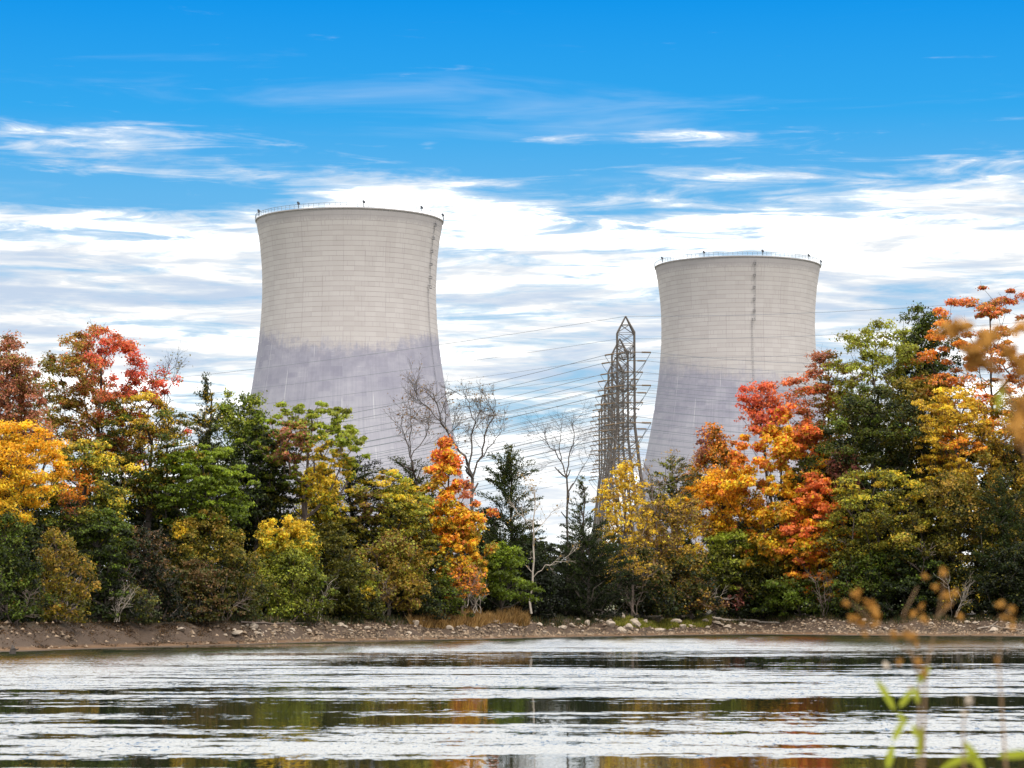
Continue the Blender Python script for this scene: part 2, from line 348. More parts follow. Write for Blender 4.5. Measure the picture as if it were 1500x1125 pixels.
def tower(label, cx, D, cm, lad):
    r = thing('cooling_tower', label, 'cooling tower', ((cx - 750) / F * D, D, .8), 'cooling towers behind the river trees')
    N = 180; R = []; Z = []
    k = 1.96; z = 0.
    while z < 155.2:
        z1 = min(z + k, 155.3)
        for zz, off in ((z + .001, -.012), (z + .04, -.012), (z + .05, 0), (z1 - .02, 0)):
            Z.append(zz); R.append(float(np.interp(zz, PR_Z, PR_R)) + off)
        z = z1
    zi = list(np.arange(152, -1, -8.)); Z += [155.3, 155.3, 155.32, 155.75, 155.75] + zi
    rt = 37.35
    R += [rt, rt + .25, rt + .30, rt + .30, rt - .5] + [float(np.interp(q_, PR_Z, PR_R)) - .9 for q_ in zi]
    Z = np.array(Z); R = np.array(R); a = np.arange(N) * 2 * math.pi / N
    V = np.stack([np.outer(R, np.cos(a)), np.outer(R, np.sin(a)), np.repeat(Z[:, None], N, 1)], -1).reshape(-1, 3)
    ii, jj = np.meshgrid(np.arange(len(Z) - 1), np.arange(N), indexing='ij'); ii = ii.ravel(); jj = jj.ravel(); j2 = (jj + 1) % N
    mesh('shell', V, np.stack([ii * N + jj, ii * N + j2, (ii + 1) * N + j2, (ii + 1) * N + jj], 1), cm, r, smooth=False)
    # handrail round the rim
    T = Tubes(); rr = rt + .35; M = 110
    pt = lambda a, z: (rr * math.cos(a), rr * math.sin(a), z)
    for i in range(M):
        a0 = 2 * math.pi * i / M; a1 = 2 * math.pi * (i + 1) / M
        T.seg(pt(a0, 155.9), pt(a0, 157.4), .10)
        T.seg(pt(a0, 157.4), pt(a1, 157.4), .095); T.seg(pt(a0, 156.7), pt(a1, 156.7), .05)
    T.build('handrail', steel_rail, r)
    # beacon lamps on the rim
    for da in (-68, -28, 12, 52, 84, 124, 170, 220):
        a0 = math.radians(-90 + da); T = Tubes()
        p = np.array(pt(a0, 155.9)); q = p + (0, 0, 1.6)
        T.seg(p, q, .16); T.seg(q + (-.45, 0, .0), q + (.45, 0, .0), .25); T.seg(q + (-.25, 0, .3), q + (-.25, 0, .95), .38); T.seg(q + (.3, 0, .1), q + (.3, 0, .6), .22)
        T.build('beacon_lamp', steel_dark, r, 6)
    # access ladder with rest platforms, shifting sideways half way down
    a0, a1 = (math.radians(-90 + q) for q in lad); T = Tubes()
    zz = np.arange(60, 156, 1.96)
    for i in range(len(zz) - 1):
        z, z1 = zz[i], zz[i + 1]; aa = a0 if z > 127 else a1
        r0 = float(np.interp(z, PR_Z, PR_R)) + .35; r1 = float(np.interp(z1, PR_Z, PR_R)) + .35
        w = .32 / 37
        for s in (-w, w): T.seg((r0 * math.cos(aa + s), r0 * math.sin(aa + s), z), (r1 * math.cos(aa + s), r1 * math.sin(aa + s), z1), .035)
        T.seg((r0 * math.cos(aa - w), r0 * math.sin(aa - w), z), (r0 * math.cos(aa + w), r0 * math.sin(aa + w), z), .05)
    T.seg((r0 * math.cos(a0), r0 * math.sin(a0), 127.4), ((r0 + .2) * math.cos(a1), (r0 + .2) * math.sin(a1), 127.4), .08)
    T.build('access_ladder', steel_dark, r, kind='stuff')
    for z in list(np.arange(131, 152, 5.2)) + [127.2]:
        last = z < 128; T = Tubes(); r0 = float(np.interp(z, PR_Z, PR_R)) + .1
        w = (a1 - a0) if last else .9 / 37 * (1 if a1 > a0 else -1)
        for dz in (0, 1.0):
            pa = np.array((r0 * math.cos(a0), r0 * math.sin(a0), z + dz)); pb = np.array((r0 * math.cos(a0 + w), r0 * math.sin(a0 + w), z + dz))
            na = np.array((math.cos(a0), math.sin(a0), 0)) * 1.0
            T.seg(pa + na, pb + na, .065); T.seg(pa, pa + na, .065); T.seg(pb, pb + na, .065)
        T.seg(pa + na - (0, 0, 1), pa + na, .09); T.seg(pb + na - (0, 0, 1), pb + na, .09)
        T.build('rest_platform', steel_dark, r)
    return r
tower('left concrete cooling tower with a jagged dark purple stain across its lower half', 510, 1002, concrete('stained_concrete', 101., -.8, 9., 3.4, 0.), (69, 66))
tower('smaller looking concrete cooling tower on the right behind the lattice pylons', 1083, 1137, concrete('pale_concrete', 102., -7., 1.5, 7., 21.), (7, 5.0))

# ---------------------------------------------------------------- pylons and lines
pm = simple('weathered_steel', (.085, .070, .060), .7, .25, .35, .8)
im = simple('brown_insulator', (.16, .10, .05), .4, 0)
cablem = simple('cable_metal', (.13, .15, .17), .6, .3)
GP = 6.0
def H_(z): return z
LV = (32.6, 38.8, 44.3)
def build_pylon():
    r = thing('lattice_pylon', '', 'pylon', (0, 0, 0), 'lattice pylons in a row beside the right tower')
    w = 1.45; zs = 32.6; top = 51.; sh = 48.1; base = 4.9
    cor = [(-1, -1), (1, -1), (1, 1), (-1, 1)]
    for sx, sy in cor:
        T = Tubes(); T.seg((sx * base, sy * base, 3), (sx * w, sy * w, zs - .0), .24, .20); T.seg((sx * w, sy * w, zs), (sx * w, sy * w, sh), .20, .17); T.seg((sx * w, sy * w, sh), (0, 0, top), .17, .13)
        T.build('leg', pm, r)
    T = Tubes()
    def wid(z): return w if z >= zs else w + (base - w) * (zs - z) / (zs - 3)
    lv = [3, 11, 17.5, 22.5, 26.5, 29.8, 32.6, 35.7, 38.8, 41.6, 44.3, 46.2, 48.1]
    for i in range(len(lv)):
        z = lv[i]; wz = wid(z)
        for k in range(4):
            a, b = cor[k], cor[(k + 1) % 4]
            if i: T.seg((a[0] * wz, a[1] * wz, z), (b[0] * wz, b[1] * wz, z), .05)
            if i < len(lv) - 1:
                z1 = lv[i + 1]; w1 = wid(z1)
                T.seg((a[0] * wz, a[1] * wz, z), (b[0] * w1, b[1] * w1, z1), .055)
                T.seg((b[0] * wz, b[1] * wz, z), (a[0] * w1, a[1] * w1, z1), .055)
    for k in range(4):
        a, b = cor[k], cor[(k + 1) % 4]
        T.seg((a[0] * w, a[1] * w, sh), (b[0] * w * .5, b[1] * w * .5, (sh + top) / 2), .08); T.seg((a[0] * w * .5, a[1] * w * .5, (sh + top) / 2), (b[0] * w * .5, b[1] * w * .5, (sh + top) / 2), .07)
    T.build('lattice_brace', pm, r)
    for z in LV:
        for sgn in (-1, 1):
            T = Tubes(); tip = (0, sgn * 7.5, z)
            for s in (-1, 1):
                T.seg((s * w, sgn * w, z), tip, .08); T.seg((s * w, sgn * w, z + 1.9), tip, .06)
            for f in (.33, .66):
                for s in (-1, 1):
                    T.seg((s * w * (1 - f), sgn * (w + (7.5 - w) * f), z), (s * w * (1 - f), sgn * (w + (7.5 - w) * f), z + 1.9 * (1 - f)), .07)
                T.seg((-w * (1 - f), sgn * (w + (7.5 - w) * f), z), (w * (1 - f), sgn * (w + (7.5 - w) * f), z), .07)
            T.build('crossarm', pm, r)
            for s, dy, dz in ((-1, 1.5, -.45), (1, -1.0, -.1)):
                T = Tubes(); a = np.array((s * .5, sgn * 7.2, z - .1)); b = a + np.array((s * 3.3, dy * .5, dz)); n = 9
                e = a + (b - a) * .55
                T.seg(a, e, .07)
                for q in range(n):
                    p0 = e + (b - e) * q / n; p1 = e + (b - e) * (q + .6) / n; T.seg(p0, p1, .15)
                T.seg(e, b, .1); T.build('insulator_string', im, r, 6)
            T = Tubes(); a = np.array((-3.8, sgn * 7.2 + .75, z - .55)); b = np.array((3.8, sgn * 7.2 - .5, z - .2))
            T.path([a + (b - a) * k / 12 + np.array((0, 0, -3.6 * 4 * (k / 12) * (1 - k / 12) * (1 if True else 0))) for k in range(13)], .06, .06)
            T.build('jumper_wire', cablem, r)
    return r
prow = [(917.5, 550), (908.8, 598), (902.5, 645), (896.5, 692), (891, 738), (887, 786)]
nth = ['nearest and tallest looking lattice pylon, beside the left edge of the right cooling tower',
       'second lattice pylon of the row, its peak just inside the nearest pylon',
       'third lattice pylon of the row, counted from the nearest one', 'fourth lattice pylon of the row, counted from the nearest one',
       'fifth lattice pylon of the row, counted from the nearest one', 'farthest lattice pylon of the row, its top the lowest of all',
       'farthest and lowest looking lattice pylon of the row']
py0 = build_pylon(); pyl = []
for i, (p, D) in enumerate([(a_, b_ * F / 4800) for a_, b_ in prow]):
    r = py0 if i == 0 else dup(py0)
    x = (p - 750) / F * D; zo = .6 + .15 * i; r.location = (x, D, zo); r['label'] = nth[i]; pyl.append((x, D, zo))
cable_label = ''
ORD = ['nearest', 'second', 'third', 'fourth', 'fifth', 'farthest']; LN = {32.6: 'lower', 38.8: 'middle', 44.3: 'upper'}
def cable(a, b, sag, rad, label, group, n=22):
    a = np.array(a, float); b = np.array(b, float); T = Tubes()
    pts = []
    for k in range(n + 1):
        f = k / n; p = a + (b - a) * f; p[2] -= 4 * sag * f * (1 - f); pts.append(p - a)
    T.path(pts, rad, rad); o = T.build('power_cable', cablem, None, 3); o.location = a
    return tag(o, label, 'cable', group)
for i, (x, D, dz) in enumerate(pyl):
    for z in LV:
        for sg in ((-1, 1) if i < 4 else (-1,)):
            yl = D + sg * 7.2
            cable((x - 3.8, yl + .75, z + dz - .55), (x - 210, yl + 127, z - 9), 8.5, .048, f'{LN[z]} {"far" if sg > 0 else "near"} side conductor running left from the {ORD[i]} pylon', 'conductors of the pylon row')
            cable((x + 3.8, yl - .5, z + dz - .2), (x + 110, yl - 70, z + 1), 5.0, .036, f'{LN[z]} {"far" if sg > 0 else "near"} side conductor running right from the {ORD[i]} pylon', 'conductors of the pylon row')
    cable((x, D, 51 + dz), (x - 210, D + 127, 45), 3.5, .035, f'hair-thin earth wire running left from the tip of the {ORD[i]} pylon', 'earth wires of the pylon row')
    cable((x, D, 51 + dz), (x + 110, D - 70, 53), 2.5, .035, f'hair-thin earth wire running right from the tip of the {ORD[i]} pylon', 'earth wires of the pylon row')

# ---------------------------------------------------------------- vegetation
def leafmat():
    m, t, b, o = mat('leaf_surface')
    at = t.new('ShaderNodeAttribute', attribute_name='tint').outputs['Color']
    co = t.new('ShaderNodeNewGeometry').outputs['Position']
    f = t.noise(co, 2.2, 3, .6)
    c = t.mix(f, t.mix(1., at, (.75, .72, .75), 'MULTIPLY'), t.mix(1., at, (1.25, 1.25, 1.2), 'MULTIPLY'))
    t.put(b.inputs['Base Color'], c); b.inputs['Roughness'].default_value = .55; b.inputs['Specular IOR Level'].default_value = .3
    tr = t.new('ShaderNodeBsdfTranslucent'); t.put(tr.inputs[0], t.mix(1., c, (1.15, 1.1, .8), 'MULTIPLY'))
    mx = t.new('ShaderNodeMixShader'); mx.inputs[0].default_value = .42
    t.put(mx.inputs[1], b.outputs[0]); t.put(mx.inputs[2], tr.outputs[0]); t.put(o.inputs[0], mx.outputs[0])
    return m
LM = leafmat()
bark_dark = simple('dark_bark', (.055, .042, .032), .9, 0, .4, 4)
bark_pale = simple('pale_bark', (.30, .25, .20), .9, 0, .3, 4)
bark_mid = simple('grey_brown_bark', (.13, .095, .075), .9, 0, .35, 4)
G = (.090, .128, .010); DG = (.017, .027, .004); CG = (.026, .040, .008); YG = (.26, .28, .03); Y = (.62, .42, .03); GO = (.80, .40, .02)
O = (.72, .25, .03); RO = (.58, .15, .045); R = (.50, .085, .05); OL = (.17, .14, .012); BR = (.17, .095, .04); RU = (.36, .14, .08)
GG = (.075, .09, .028); MA = (.20, .06, .05); LG = (.20, .26, .015); OO = (.33, .20, .03); K = (.005, .008, .002); OG = (.072, .072, .008)  # K, DG and CG deepened: crown shade painted into the leaf colour

def env(shape, t):
    t = np.clip(t, 0, 1)
    if shape == 'round': return np.sqrt(np.clip(1 - (2 * t - 1) ** 2, 0, 1)) ** .8
    if shape == 'ovoid': return np.clip(np.sin(np.pi * np.clip(t * .90 + .07, 0, 1) ** .85), 0, 1) ** .6
    if shape == 'cone': return np.clip((1 - t) ** .68 * np.minimum(1, t * 8 + .5), 0.03, 1)
    if shape == 'umbrella': return np.clip(np.minimum(.30 + t * 1.1, 1) * np.sqrt(np.clip(1.03 - t ** 3, 0, 1)), .05, 1)
    if shape == 'column': return np.minimum(1, np.minimum(t * 5 + .5, (1.02 - t) * 3.2)).clip(.05, 1)
    if shape == 'dome': return np.sqrt(np.clip(1.02 - t ** 2, 0, 1)) * np.minimum(1, .88 + t)
    return np.ones_like(t)

def grow(base, ztrunk, att, rg, rtip, lean=None):
    """skeleton: trunk then a limb to every attractor; returns segments with pipe-model radii"""
    nodes = [np.array(base, float)]; par = [-1]; h = ztrunk - base[2]; n = max(4, int(h / 1.3))
    lx, ly = lean if lean is not None else (0, 0)
    wob = rg.normal(0, .10, (n + 1, 2)).cumsum(0) * .6
    for i in range(1, n + 1):
        f = i / n; nodes.append(np.array([base[0] + lx * f + wob[i, 0], base[1] + ly * f + wob[i, 1], base[2] + h * f])); par.append(len(nodes) - 2)
    d0 = np.hypot(att[:, 0] - base[0] - lx, att[:, 1] - base[1] - ly)
    NA = np.zeros((len(nodes) + len(att) * 9, 3)); NA[:len(nodes)] = nodes; cnt = len(nodes)
    tips = []
    for k in np.argsort(d0):
        a = att[k]; A = NA[:cnt]; dv = a - A; hd = np.hypot(dv[:, 0], dv[:, 1]); L = np.sqrt(hd ** 2 + dv[:, 2] ** 2)
        cost = L + np.maximum(0, .55 * hd - dv[:, 2]) * 1.6 + (np.arange(cnt) == 0) * 5
        j = int(np.argmin(cost)); m = int(min(6, max(1, L[j] / 1.1))); prev = j
        for q_ in range(1, m + 1):
            f = q_ / m; p = A[j] + (a - A[j]) * f
            if q_ < m: p = p + rg.normal(0, .10 * min(2, L[j]) * .6, 3) + np.array([0, 0, -.12 * hd[j] * math.sin(math.pi * f) * .6])
            if cnt >= len(NA): break
            NA[cnt] = p; par.append(prev); prev = cnt; cnt += 1
        tips.append(prev)
    w = np.zeros(cnt)
    for k in tips: w[k] += 1
    for k in range(cnt - 1, 0, -1): w[par[k]] += w[k]
    rad = rtip * np.maximum(w, .6) ** .48
    return NA[:cnt], par, rad
LEAF_BASE = np.array([[-.42, -.36, 0], [.56, 0, .04], [-.34, .42, 0]])
def leaves(cen, ux, uy, size, col, aspect=.72):
    n = len(cen); uz = np.cross(ux, uy)
    L = LEAF_BASE.copy(); L[:, 1] *= aspect / .72
    V = cen[:, None] + size[:, None, None] * (ux[:, None] * L[None, :, 0:1] + uy[:, None] * L[None, :, 1:2] + uz[:, None] * L[None, :, 2:3])
    Fq = np.arange(n * 3).reshape(n, 3)
    return V.reshape(-1, 3), Fq, np.repeat(col, 3, 0)
def unit(a): return a / (np.linalg.norm(a, axis=-1, keepdims=True) + 1e-9)
NT_ = [0]
def tree(name, cat, label, cx, top, hw, bot, d, shape, pal, w=(0, .5, 0, .5), dens=1., leaf=3.4, ncl=None, clump=None, bpx=None, flat=.65, needle=False, bark=None, group=None, blobs=(), lob=.36, trunkf=.85, seed=None, rtip=None, twigs=0, depthf=1.):
    """cx, top, hw, bot: crown as seen in the photograph; d: metres behind the shoreline; w: how the leaf colour runs over the palette (sideways, upward, outward, clump)"""
    NT_[0] += 1; rg = np.random.default_rng(seed or 1000 + NT_[0] * 7)
    d += 8.5 if cx > 340 else 5.8; D = shore_px(cx) + d; s = D / F
    c = P(cx, (top + bot) / 2, D); ztop = P(cx, top, D)[2]; zbot = P(cx, bot, D)[2]
    bx = ((bpx if bpx is not None else cx) - 750) / F * D
    gz = float(ground_z(np.float64(bx), np.float64(D))) - .05
    zbot = max(zbot, gz + .05)
    Rr = hw * s; Hh = ztop - zbot; asp = bot - top
    clr = clump if clump else max(.30, min(Rr * .24, 13 * s))
    if flat == .65 and NT_[0] % 3 == 0 and not needle: flat = .38
    K_ = ncl or int(np.clip(3.0 * hw * asp / (clr / s) ** 2, 26, 230))
    # attractors
    tt = rg.random(K_ * 4); keep = rg.random(K_ * 4) < env(shape, tt) ** 1.3 + .08; tt = tt[keep][:K_]; K_ = len(tt)
    ang = rg.random(K_) * 2 * math.pi
    back = (np.sin(ang) > .25) & (rg.random(K_) < .45); ang[back] = -ang[back]
    lobes = 1 + lob * np.sin(ang * 2 + rg.random() * 6 + tt * 5) * .6 + lob * np.sin(ang * 5 + tt * 9 + rg.random() * 6) * .45 + rg.normal(0, lob * .35, K_)
    rr = rg.random(K_) ** .42 * env(shape, tt) * lobes * (Rr * 1.12 - clr * .4) * np.where(rg.random(K_) < .1, 1.15, 1.)
    att = np.stack([c[0] + rr * np.cos(ang), c[1] + rr * np.sin(ang) * .85 * depthf, zbot + clr * .3 + tt * (Hh - clr * .8)], 1)
    root = thing(name, label, cat, (bx, D, gz), group)
    loc = np.array([bx, D, gz])
    NA, par, rad = grow((bx, D, gz), zbot + Hh * (trunkf if shape in ('cone', 'column', 'ovoid') else .5 * trunkf), att, rg, rtip or .020, lean=(c[0] - bx, 0))
    T = Tubes()
    for k in range(1, len(NA)): T.seg(NA[par[k]] - loc, NA[k] - loc, rad[par[k]] if par[k] and rad[par[k]] < rad[k] * 1.8 else rad[k] * 1.15, rad[k])
    if twigs:
        for k in range(K_):
            for _ in range(twigs):
                e = unit(rg.normal(0, 1, 3) + np.array([0, 0, .6])) * clr * rg.uniform(.7, 1.6); mid = att[k] + e * .5 + rg.normal(0, .06, 3)
                T.seg(att[k] - loc, mid - loc, .016, .012); T.seg(mid - loc, att[k] + e - loc, .012, .006)
                f = mid + unit(e + rg.normal(0, .5, 3) * clr) * clr * .6; T.seg(mid - loc, f - loc, .010, .006)
    T.build('trunk', bark or bark_dark, root)
    # leaves
    area = hw * asp * 1.5; n = int(np.clip(1.35 * area * dens * (4.3 / leaf) ** .6, 500, 42000))
    per = rg.random(K_) ** .5 + .35; per = per / per.sum()
    ci = rg.choice(K_, n, p=per)
    csz = clr * rg.uniform(.5, 1.4, K_)
    if needle:
        axis_h = np.stack([c[0] + 0 * att[:, 0], c[1] + 0 * att[:, 0]], 1)
        od = att - np.concatenate([axis_h, att[:, 2:3] - .6 * Rr * .3], 1); od = unit(od)
        f = rg.random(n) * 1.9 - .95
        off = od[ci] * (f * csz[ci] * 1.35)[:, None] + rg.normal(0, 1, (n, 3)) * (csz[ci] * .26)[:, None] * np.array([1, 1, .55])
        cen = att[ci] + off
        ux = unit(od[ci] + rg.normal(0, .55, (n, 3)) + np.array([0, 0, .25])); uy = unit(np.cross(ux, rg.normal(0, 1, (n, 3))))
    else:
        dr = unit(rg.normal(0, 1, (n, 3))); ra = rg.random(n) ** .5 * np.where(rg.random(n) < .22, rg.uniform(1.1, 1.75, n), 1.)
        off = dr * (ra * csz[ci])[:, None] * np.array([1, 1, flat]); cen = att[ci] + off
        cen[:, 2] -= .10 * (np.hypot(off[:, 0], off[:, 1]))
        nrm = unit(dr * .6 + rg.normal(0, .6, (n, 3)) + np.array([0, -.1, .55]))
        ux = unit(np.cross(nrm, rg.normal(0, 1, (n, 3)))); uy = np.cross(nrm, ux)
    cen[:, 2] = np.maximum(cen[:, 2], gz + .08)
    size = leaf * s * rg.uniform(.6, 1.35, n)
    xn = (cen[:, 0] - c[0]) / max(Rr, .1); zn = (cen[:, 2] - zbot) / max(Hh, .1)
    on = np.hypot(cen[:, 0] - c[0], cen[:, 1] - c[1]) / (Rr * np.maximum(env(shape, zn), .2))
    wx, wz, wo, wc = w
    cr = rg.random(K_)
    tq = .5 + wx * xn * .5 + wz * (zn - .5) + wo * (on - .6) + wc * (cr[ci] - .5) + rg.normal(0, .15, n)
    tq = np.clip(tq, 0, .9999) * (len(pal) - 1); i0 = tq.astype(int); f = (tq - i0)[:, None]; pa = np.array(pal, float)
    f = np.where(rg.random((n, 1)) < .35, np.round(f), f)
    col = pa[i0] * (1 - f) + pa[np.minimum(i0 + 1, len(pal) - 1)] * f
    stray = rg.random(n) < .16; col[stray] = pa[rg.integers(0, len(pal), stray.sum())]
    for (bxp, byp, br, bc, ba) in blobs:
        bp_ = P(bxp, byp, D); dd = np.hypot(cen[:, 0] - bp_[0], cen[:, 2] - bp_[2]) / (br * s)
        hit = (dd + rg.normal(0, .2, n) < 1) & (rg.random(n) < ba); col[hit] = np.array(bc)
    col = col * (1.12 * rg.uniform(.68, 1.35, K_)[ci] * rg.uniform(.6, 1.4, n))[:, None] * rg.uniform(.93, 1.07, (n, 3))
    V, Fq, C = leaves(cen - loc, ux, uy, size, np.clip(col, 0, .9), .42 if needle else .85)
    mesh('crown', V, Fq, LM, root, C)
    return root

def bare(label, base_px, base_py, d, pts, seed, thick=.16, depth=5, bark=None, leafn=0, lc=BR, len0=None, spread=.5, cat='tree', name='bare_tree', leaf=3.6):
    """a leafless tree: main limbs given as photograph polylines, each splitting into finer twigs"""
    rg = np.random.default_rng(seed); d += 8.5; D = shore_px(base_px) + d; s = D / F
    bx = (base_px - 750) / F * D; gz = float(ground_z(np.float64(bx), np.float64(D))) - .05; loc = np.array([bx, D, gz])
    root = thing(name, label, cat, tuple(loc)); T = Tubes(); tips = []
    def twig(p, dr, L, r, k):
        n = 3; q = p.copy(); pr = p
        for i in range(n):
            dr = unit(dr + rg.normal(0, .17, 3) + np.array([0, 0, .06])); q = pr + dr * L / n
            T.seg(pr - loc, q - loc, r * (1 - .3 * i / n), r * (1 - .3 * (i + 1) / n))
            if k > 0:
                for _ in range(1 if i < n - 1 else 2):
                    sd_ = unit(dr + unit(rg.normal(0, 1, 3) * np.array([1, .7, .8])) * spread * rg.uniform(1., 1.9))
                    twig(q, sd_, L * rg.uniform(.5, .78), r * .58, k - 1)
            pr = q
        tips.append(q)
    for line, r0, r1, k in pts:
        w = [P(a, b_, D) + np.array([0, rg.normal(0, 6 * s), 0]) for a, b_ in line]
        if line[0] == 'g': pass
        fine = []
        for i in range(len(w) - 1):
            m = 3
            for j in range(m): fine.append(w[i] + (w[i + 1] - w[i]) * j / m + (rg.normal(0, 1.3 * s, 3) if (i or j) else 0))
        fine.append(w[-1]); N = len(fine) - 1
        T.path([f - loc for f in fine], r0, r1)
        for i in range(max(1, N // 3), N + 1):
            dr = unit(fine[i] - fine[i - 1]); f = i / N
            for _ in range(1 if i < N else 3):
                sd_ = unit(dr + unit(rg.normal(0, 1, 3) * np.array([1, .7, .7])) * .9)
                twig(fine[i], sd_, (len0 or 40) * s * rg.uniform(.6, 1.1), max(r1 * .75, .018), k)
    T.build('trunk', bark or bark_dark, root, 3)
    if leafn:
        tp = np.array(tips); n = leafn; cen = tp[rg.integers(0, len(tp), n)] + rg.normal(0, 3.2 * s, (n, 3))
        nrm = unit(rg.normal(0, 1, (n, 3))); ux = unit(np.cross(nrm, rg.normal(0, 1, (n, 3)))); uy = np.cross(nrm, ux)
        col = np.array(lc)[None] * rg.uniform(.6, 1.4, (n, 1)); V, Fq, C = leaves(cen - loc, ux, uy, leaf * s * rg.uniform(.6, 1.3, n), col)
        mesh('crown', V, Fq, LM, root, C)
    return root
#TREES
exec_trees = True
BW = 'broadleaf_tree'; CE = 'cedar_tree'; SB = 'shrub'
T_ = tree
# --- back row
T_(BW, 'tree', 'rust pink tree at the far left edge, behind the golden one', 8, 482, 58, 720, 26, 'ovoid', [OG, RU, RU, OL], (0, .5, 0, .5), 1.0)
T_('sweetgum_tree', 'tree', 'tall open sweetgum at left, olive on one side and bright red on the other', 142, 470, 94, 690, 24, 'ovoid', [OL, OL, OO, RU, RO, R], (1.1, .2, 0, .2), 1.0, blobs=((150, 515, 24, R, .55), (200, 545, 34, R, .6), (100, 500, 26, OO, .5)), clump=.62, twigs=1)
T_(BW, 'tree', 'olive and yellow tree just right of the red sweetgum', 214, 570, 68, 760, 16, 'round', [DG, G, OG, OO, Y], (.1, .4, 0, .7), .8)
T_(CE, 'tree', 'thin dark spire with a few yellow leaves and bare twigs at its tip', 300, 550, 36, 740, 14, 'cone', [K, CG, OG], (0, .2, 0, .7), .8, needle=True, twigs=1, blobs=((318, 590, 22, Y, .35), (290, 620, 18, Y, .2)))
T_(BW, 'tree', 'green tree with yellow edges between the dark spire and the umbrella shaped tree', 352, 566, 48, 760, 20, 'ovoid', [DG, G, YG], (0, .5, 0, .6), .9)
T_(BW, 'tree', 'dark green tree behind the trunk of the umbrella shaped tree', 375, 620, 45, 800, 16, 'round', [K, DG, DG, G], (0, .3, 0, .6), .8)
T_('umbrella_tree', 'tree', 'spreading tree with fan of visible limbs in front of the left cooling tower', 448, 587, 118, 738, 9, 'umbrella', [OG, G, LG, YG, YG], (.45, .5, 0, .4), .85, leaf=4, clump=.42, bpx=428, flat=.42, twigs=1, bark=bark_mid, blobs=((430, 655, 34, RU, .55), (480, 690, 34, Y, .8), (470, 720, 30, Y, .6)), trunkf=.34, ncl=230, rtip=.022)
T_(BW, 'tree', 'small yellow tree glowing behind the limbs of the umbrella shaped tree', 468, 680, 34, 800, 15, 'round', [OG, YG, Y, Y], (0, .6, 0, .4), 1.0)
T_(BW, 'tree', 'dark olive tree low behind the umbrella shaped tree, left of its trunk', 405, 705, 40, 850, 14, 'round', [K, DG, OG, OL], (0, .4, 0, .6), 1.0)
T_(CE, 'tree', 'squat dark cedar right of the umbrella shaped tree', 512, 668, 46, 800, 13, 'round', [K, K, CG], (0, .4, 0, .5), .9, needle=True)
T_(CE, 'tree', 'dark cedar behind the orange pyramid tree', 600, 665, 52, 840, 14, 'round', [K, CG, OG], (0, .4, 0, .5), .8, needle=True)
T_(CE, 'tree', 'large feathery cedar right of the orange pyramid tree', 745, 645, 60, 840, 12, 'cone', [K, CG, CG, OG], (.2, .5, 0, .5), .85, needle=True, lob=.3, blobs=((780, 740, 30, OG, .4),))
T_(CE, 'tree', 'thin young cedar next to the pylons', 851, 692, 27, 860, 12, 'cone', [K, CG, OG], (0, .5, 0, .4), .55, needle=True, lob=.45)
T_(BW, 'tree', 'thin yellow tree in front of the pylon row', 915, 672, 44, 850, 10, 'ovoid', [OL, OO, Y, Y], (0, .4, 0, .6), .42, clump=.5, twigs=2, bark=bark_mid, blobs=((905, 690, 16, Y, .8), (890, 770, 30, Y, .8), (925, 765, 22, Y, .7)))
T_(CE, 'tree', 'green cedar with three little spires under the right cooling tower', 985, 662, 34, 800, 16, 'ovoid', [DG, CG, OG, YG], (-.2, .4, 0, .5), .9, needle=True)
T_('sweetgum_tree', 'tree', 'orange and green sweetgum with a pink red left shoulder under the right cooling tower', 1047, 621, 48, 780, 16, 'ovoid', [G, OG, OO, O, O], (-.1, .6, .3, .5), 1.0, blobs=((1022, 645, 18, MA, .85), (1018, 665, 14, RU, .85), (1070, 640, 16, RU, .5)))
T_('sweetgum_tree', 'tree', 'sweetgum with dark red crest leaning over the right tower edge', 1117, 556, 38, 640, 17, 'round', [RU, RO, R], (-.5, .4, .2, .4), .75, bpx=1145)
T_('sweetgum_tree', 'tree', 'tree of red and olive leaves touching the right edge of the right tower', 1212, 508, 62, 740, 20, 'ovoid', [OL, OO, OL, RU, RO], (-.8, .4, .2, .4), .8, twigs=1, blobs=((1190, 525, 26, RU, .8), (1235, 535, 24, OL, .6)))
T_(BW, 'tree', 'open olive tree with pale bare limbs showing near its top right of the red one', 1285, 466, 62, 690, 22, 'round', [G, OL, YG, YG], (0, .5, 0, .5), .6, twigs=2, bark=bark_mid, clump=.75)
T_(BW, 'tree', 'deep green rounded tree top between the olive and the orange tops', 1352, 443, 44, 640, 28, 'round', [K, DG, G, OG], (0, .4, 0, .5), 1.0)
T_('sweetgum_tree', 'tree', 'tallest tree, orange and rust topped, in the top right corner', 1450, 410, 104, 700, 24, 'ovoid', [OL, OO, O, RU, RO], (0, .9, .1, .3), 1.1, twigs=1, clump=.85, blobs=((1375, 500, 36, O, .7), (1440, 480, 40, OO, .4)))
T_(BW, 'tree', 'olive gold tree below the tallest orange one', 1350, 545, 62, 760, 20, 'round', [DG, OL, OO], (.4, .3, 0, .5), .9)
T_(BW, 'tree', 'dark green broad tree below the open olive tree', 1275, 560, 82, 820, 14, 'round', [K, DG, DG, OG, G], (-.3, .5, 0, .6), .8)
T_(BW, 'tree', 'green yellow tree right of the tallest sweetgum trunk', 1190, 640, 50, 840, 14, 'ovoid', [DG, OG, OL], (0, .4, 0, .5), .9)
T_(BW, 'tree', 'small maroon leaved tree inside the dark green mass', 1238, 656, 27, 740, 9.6, 'round', [MA, BR, MA], (0, 0, 0, .8), .9)
T_(BW, 'tree', 'dim olive and yellow tree at the right frame edge', 1520, 560, 80, 800, 16, 'round', [DG, OL, OO, Y], (0, .4, 0, .6), .7)
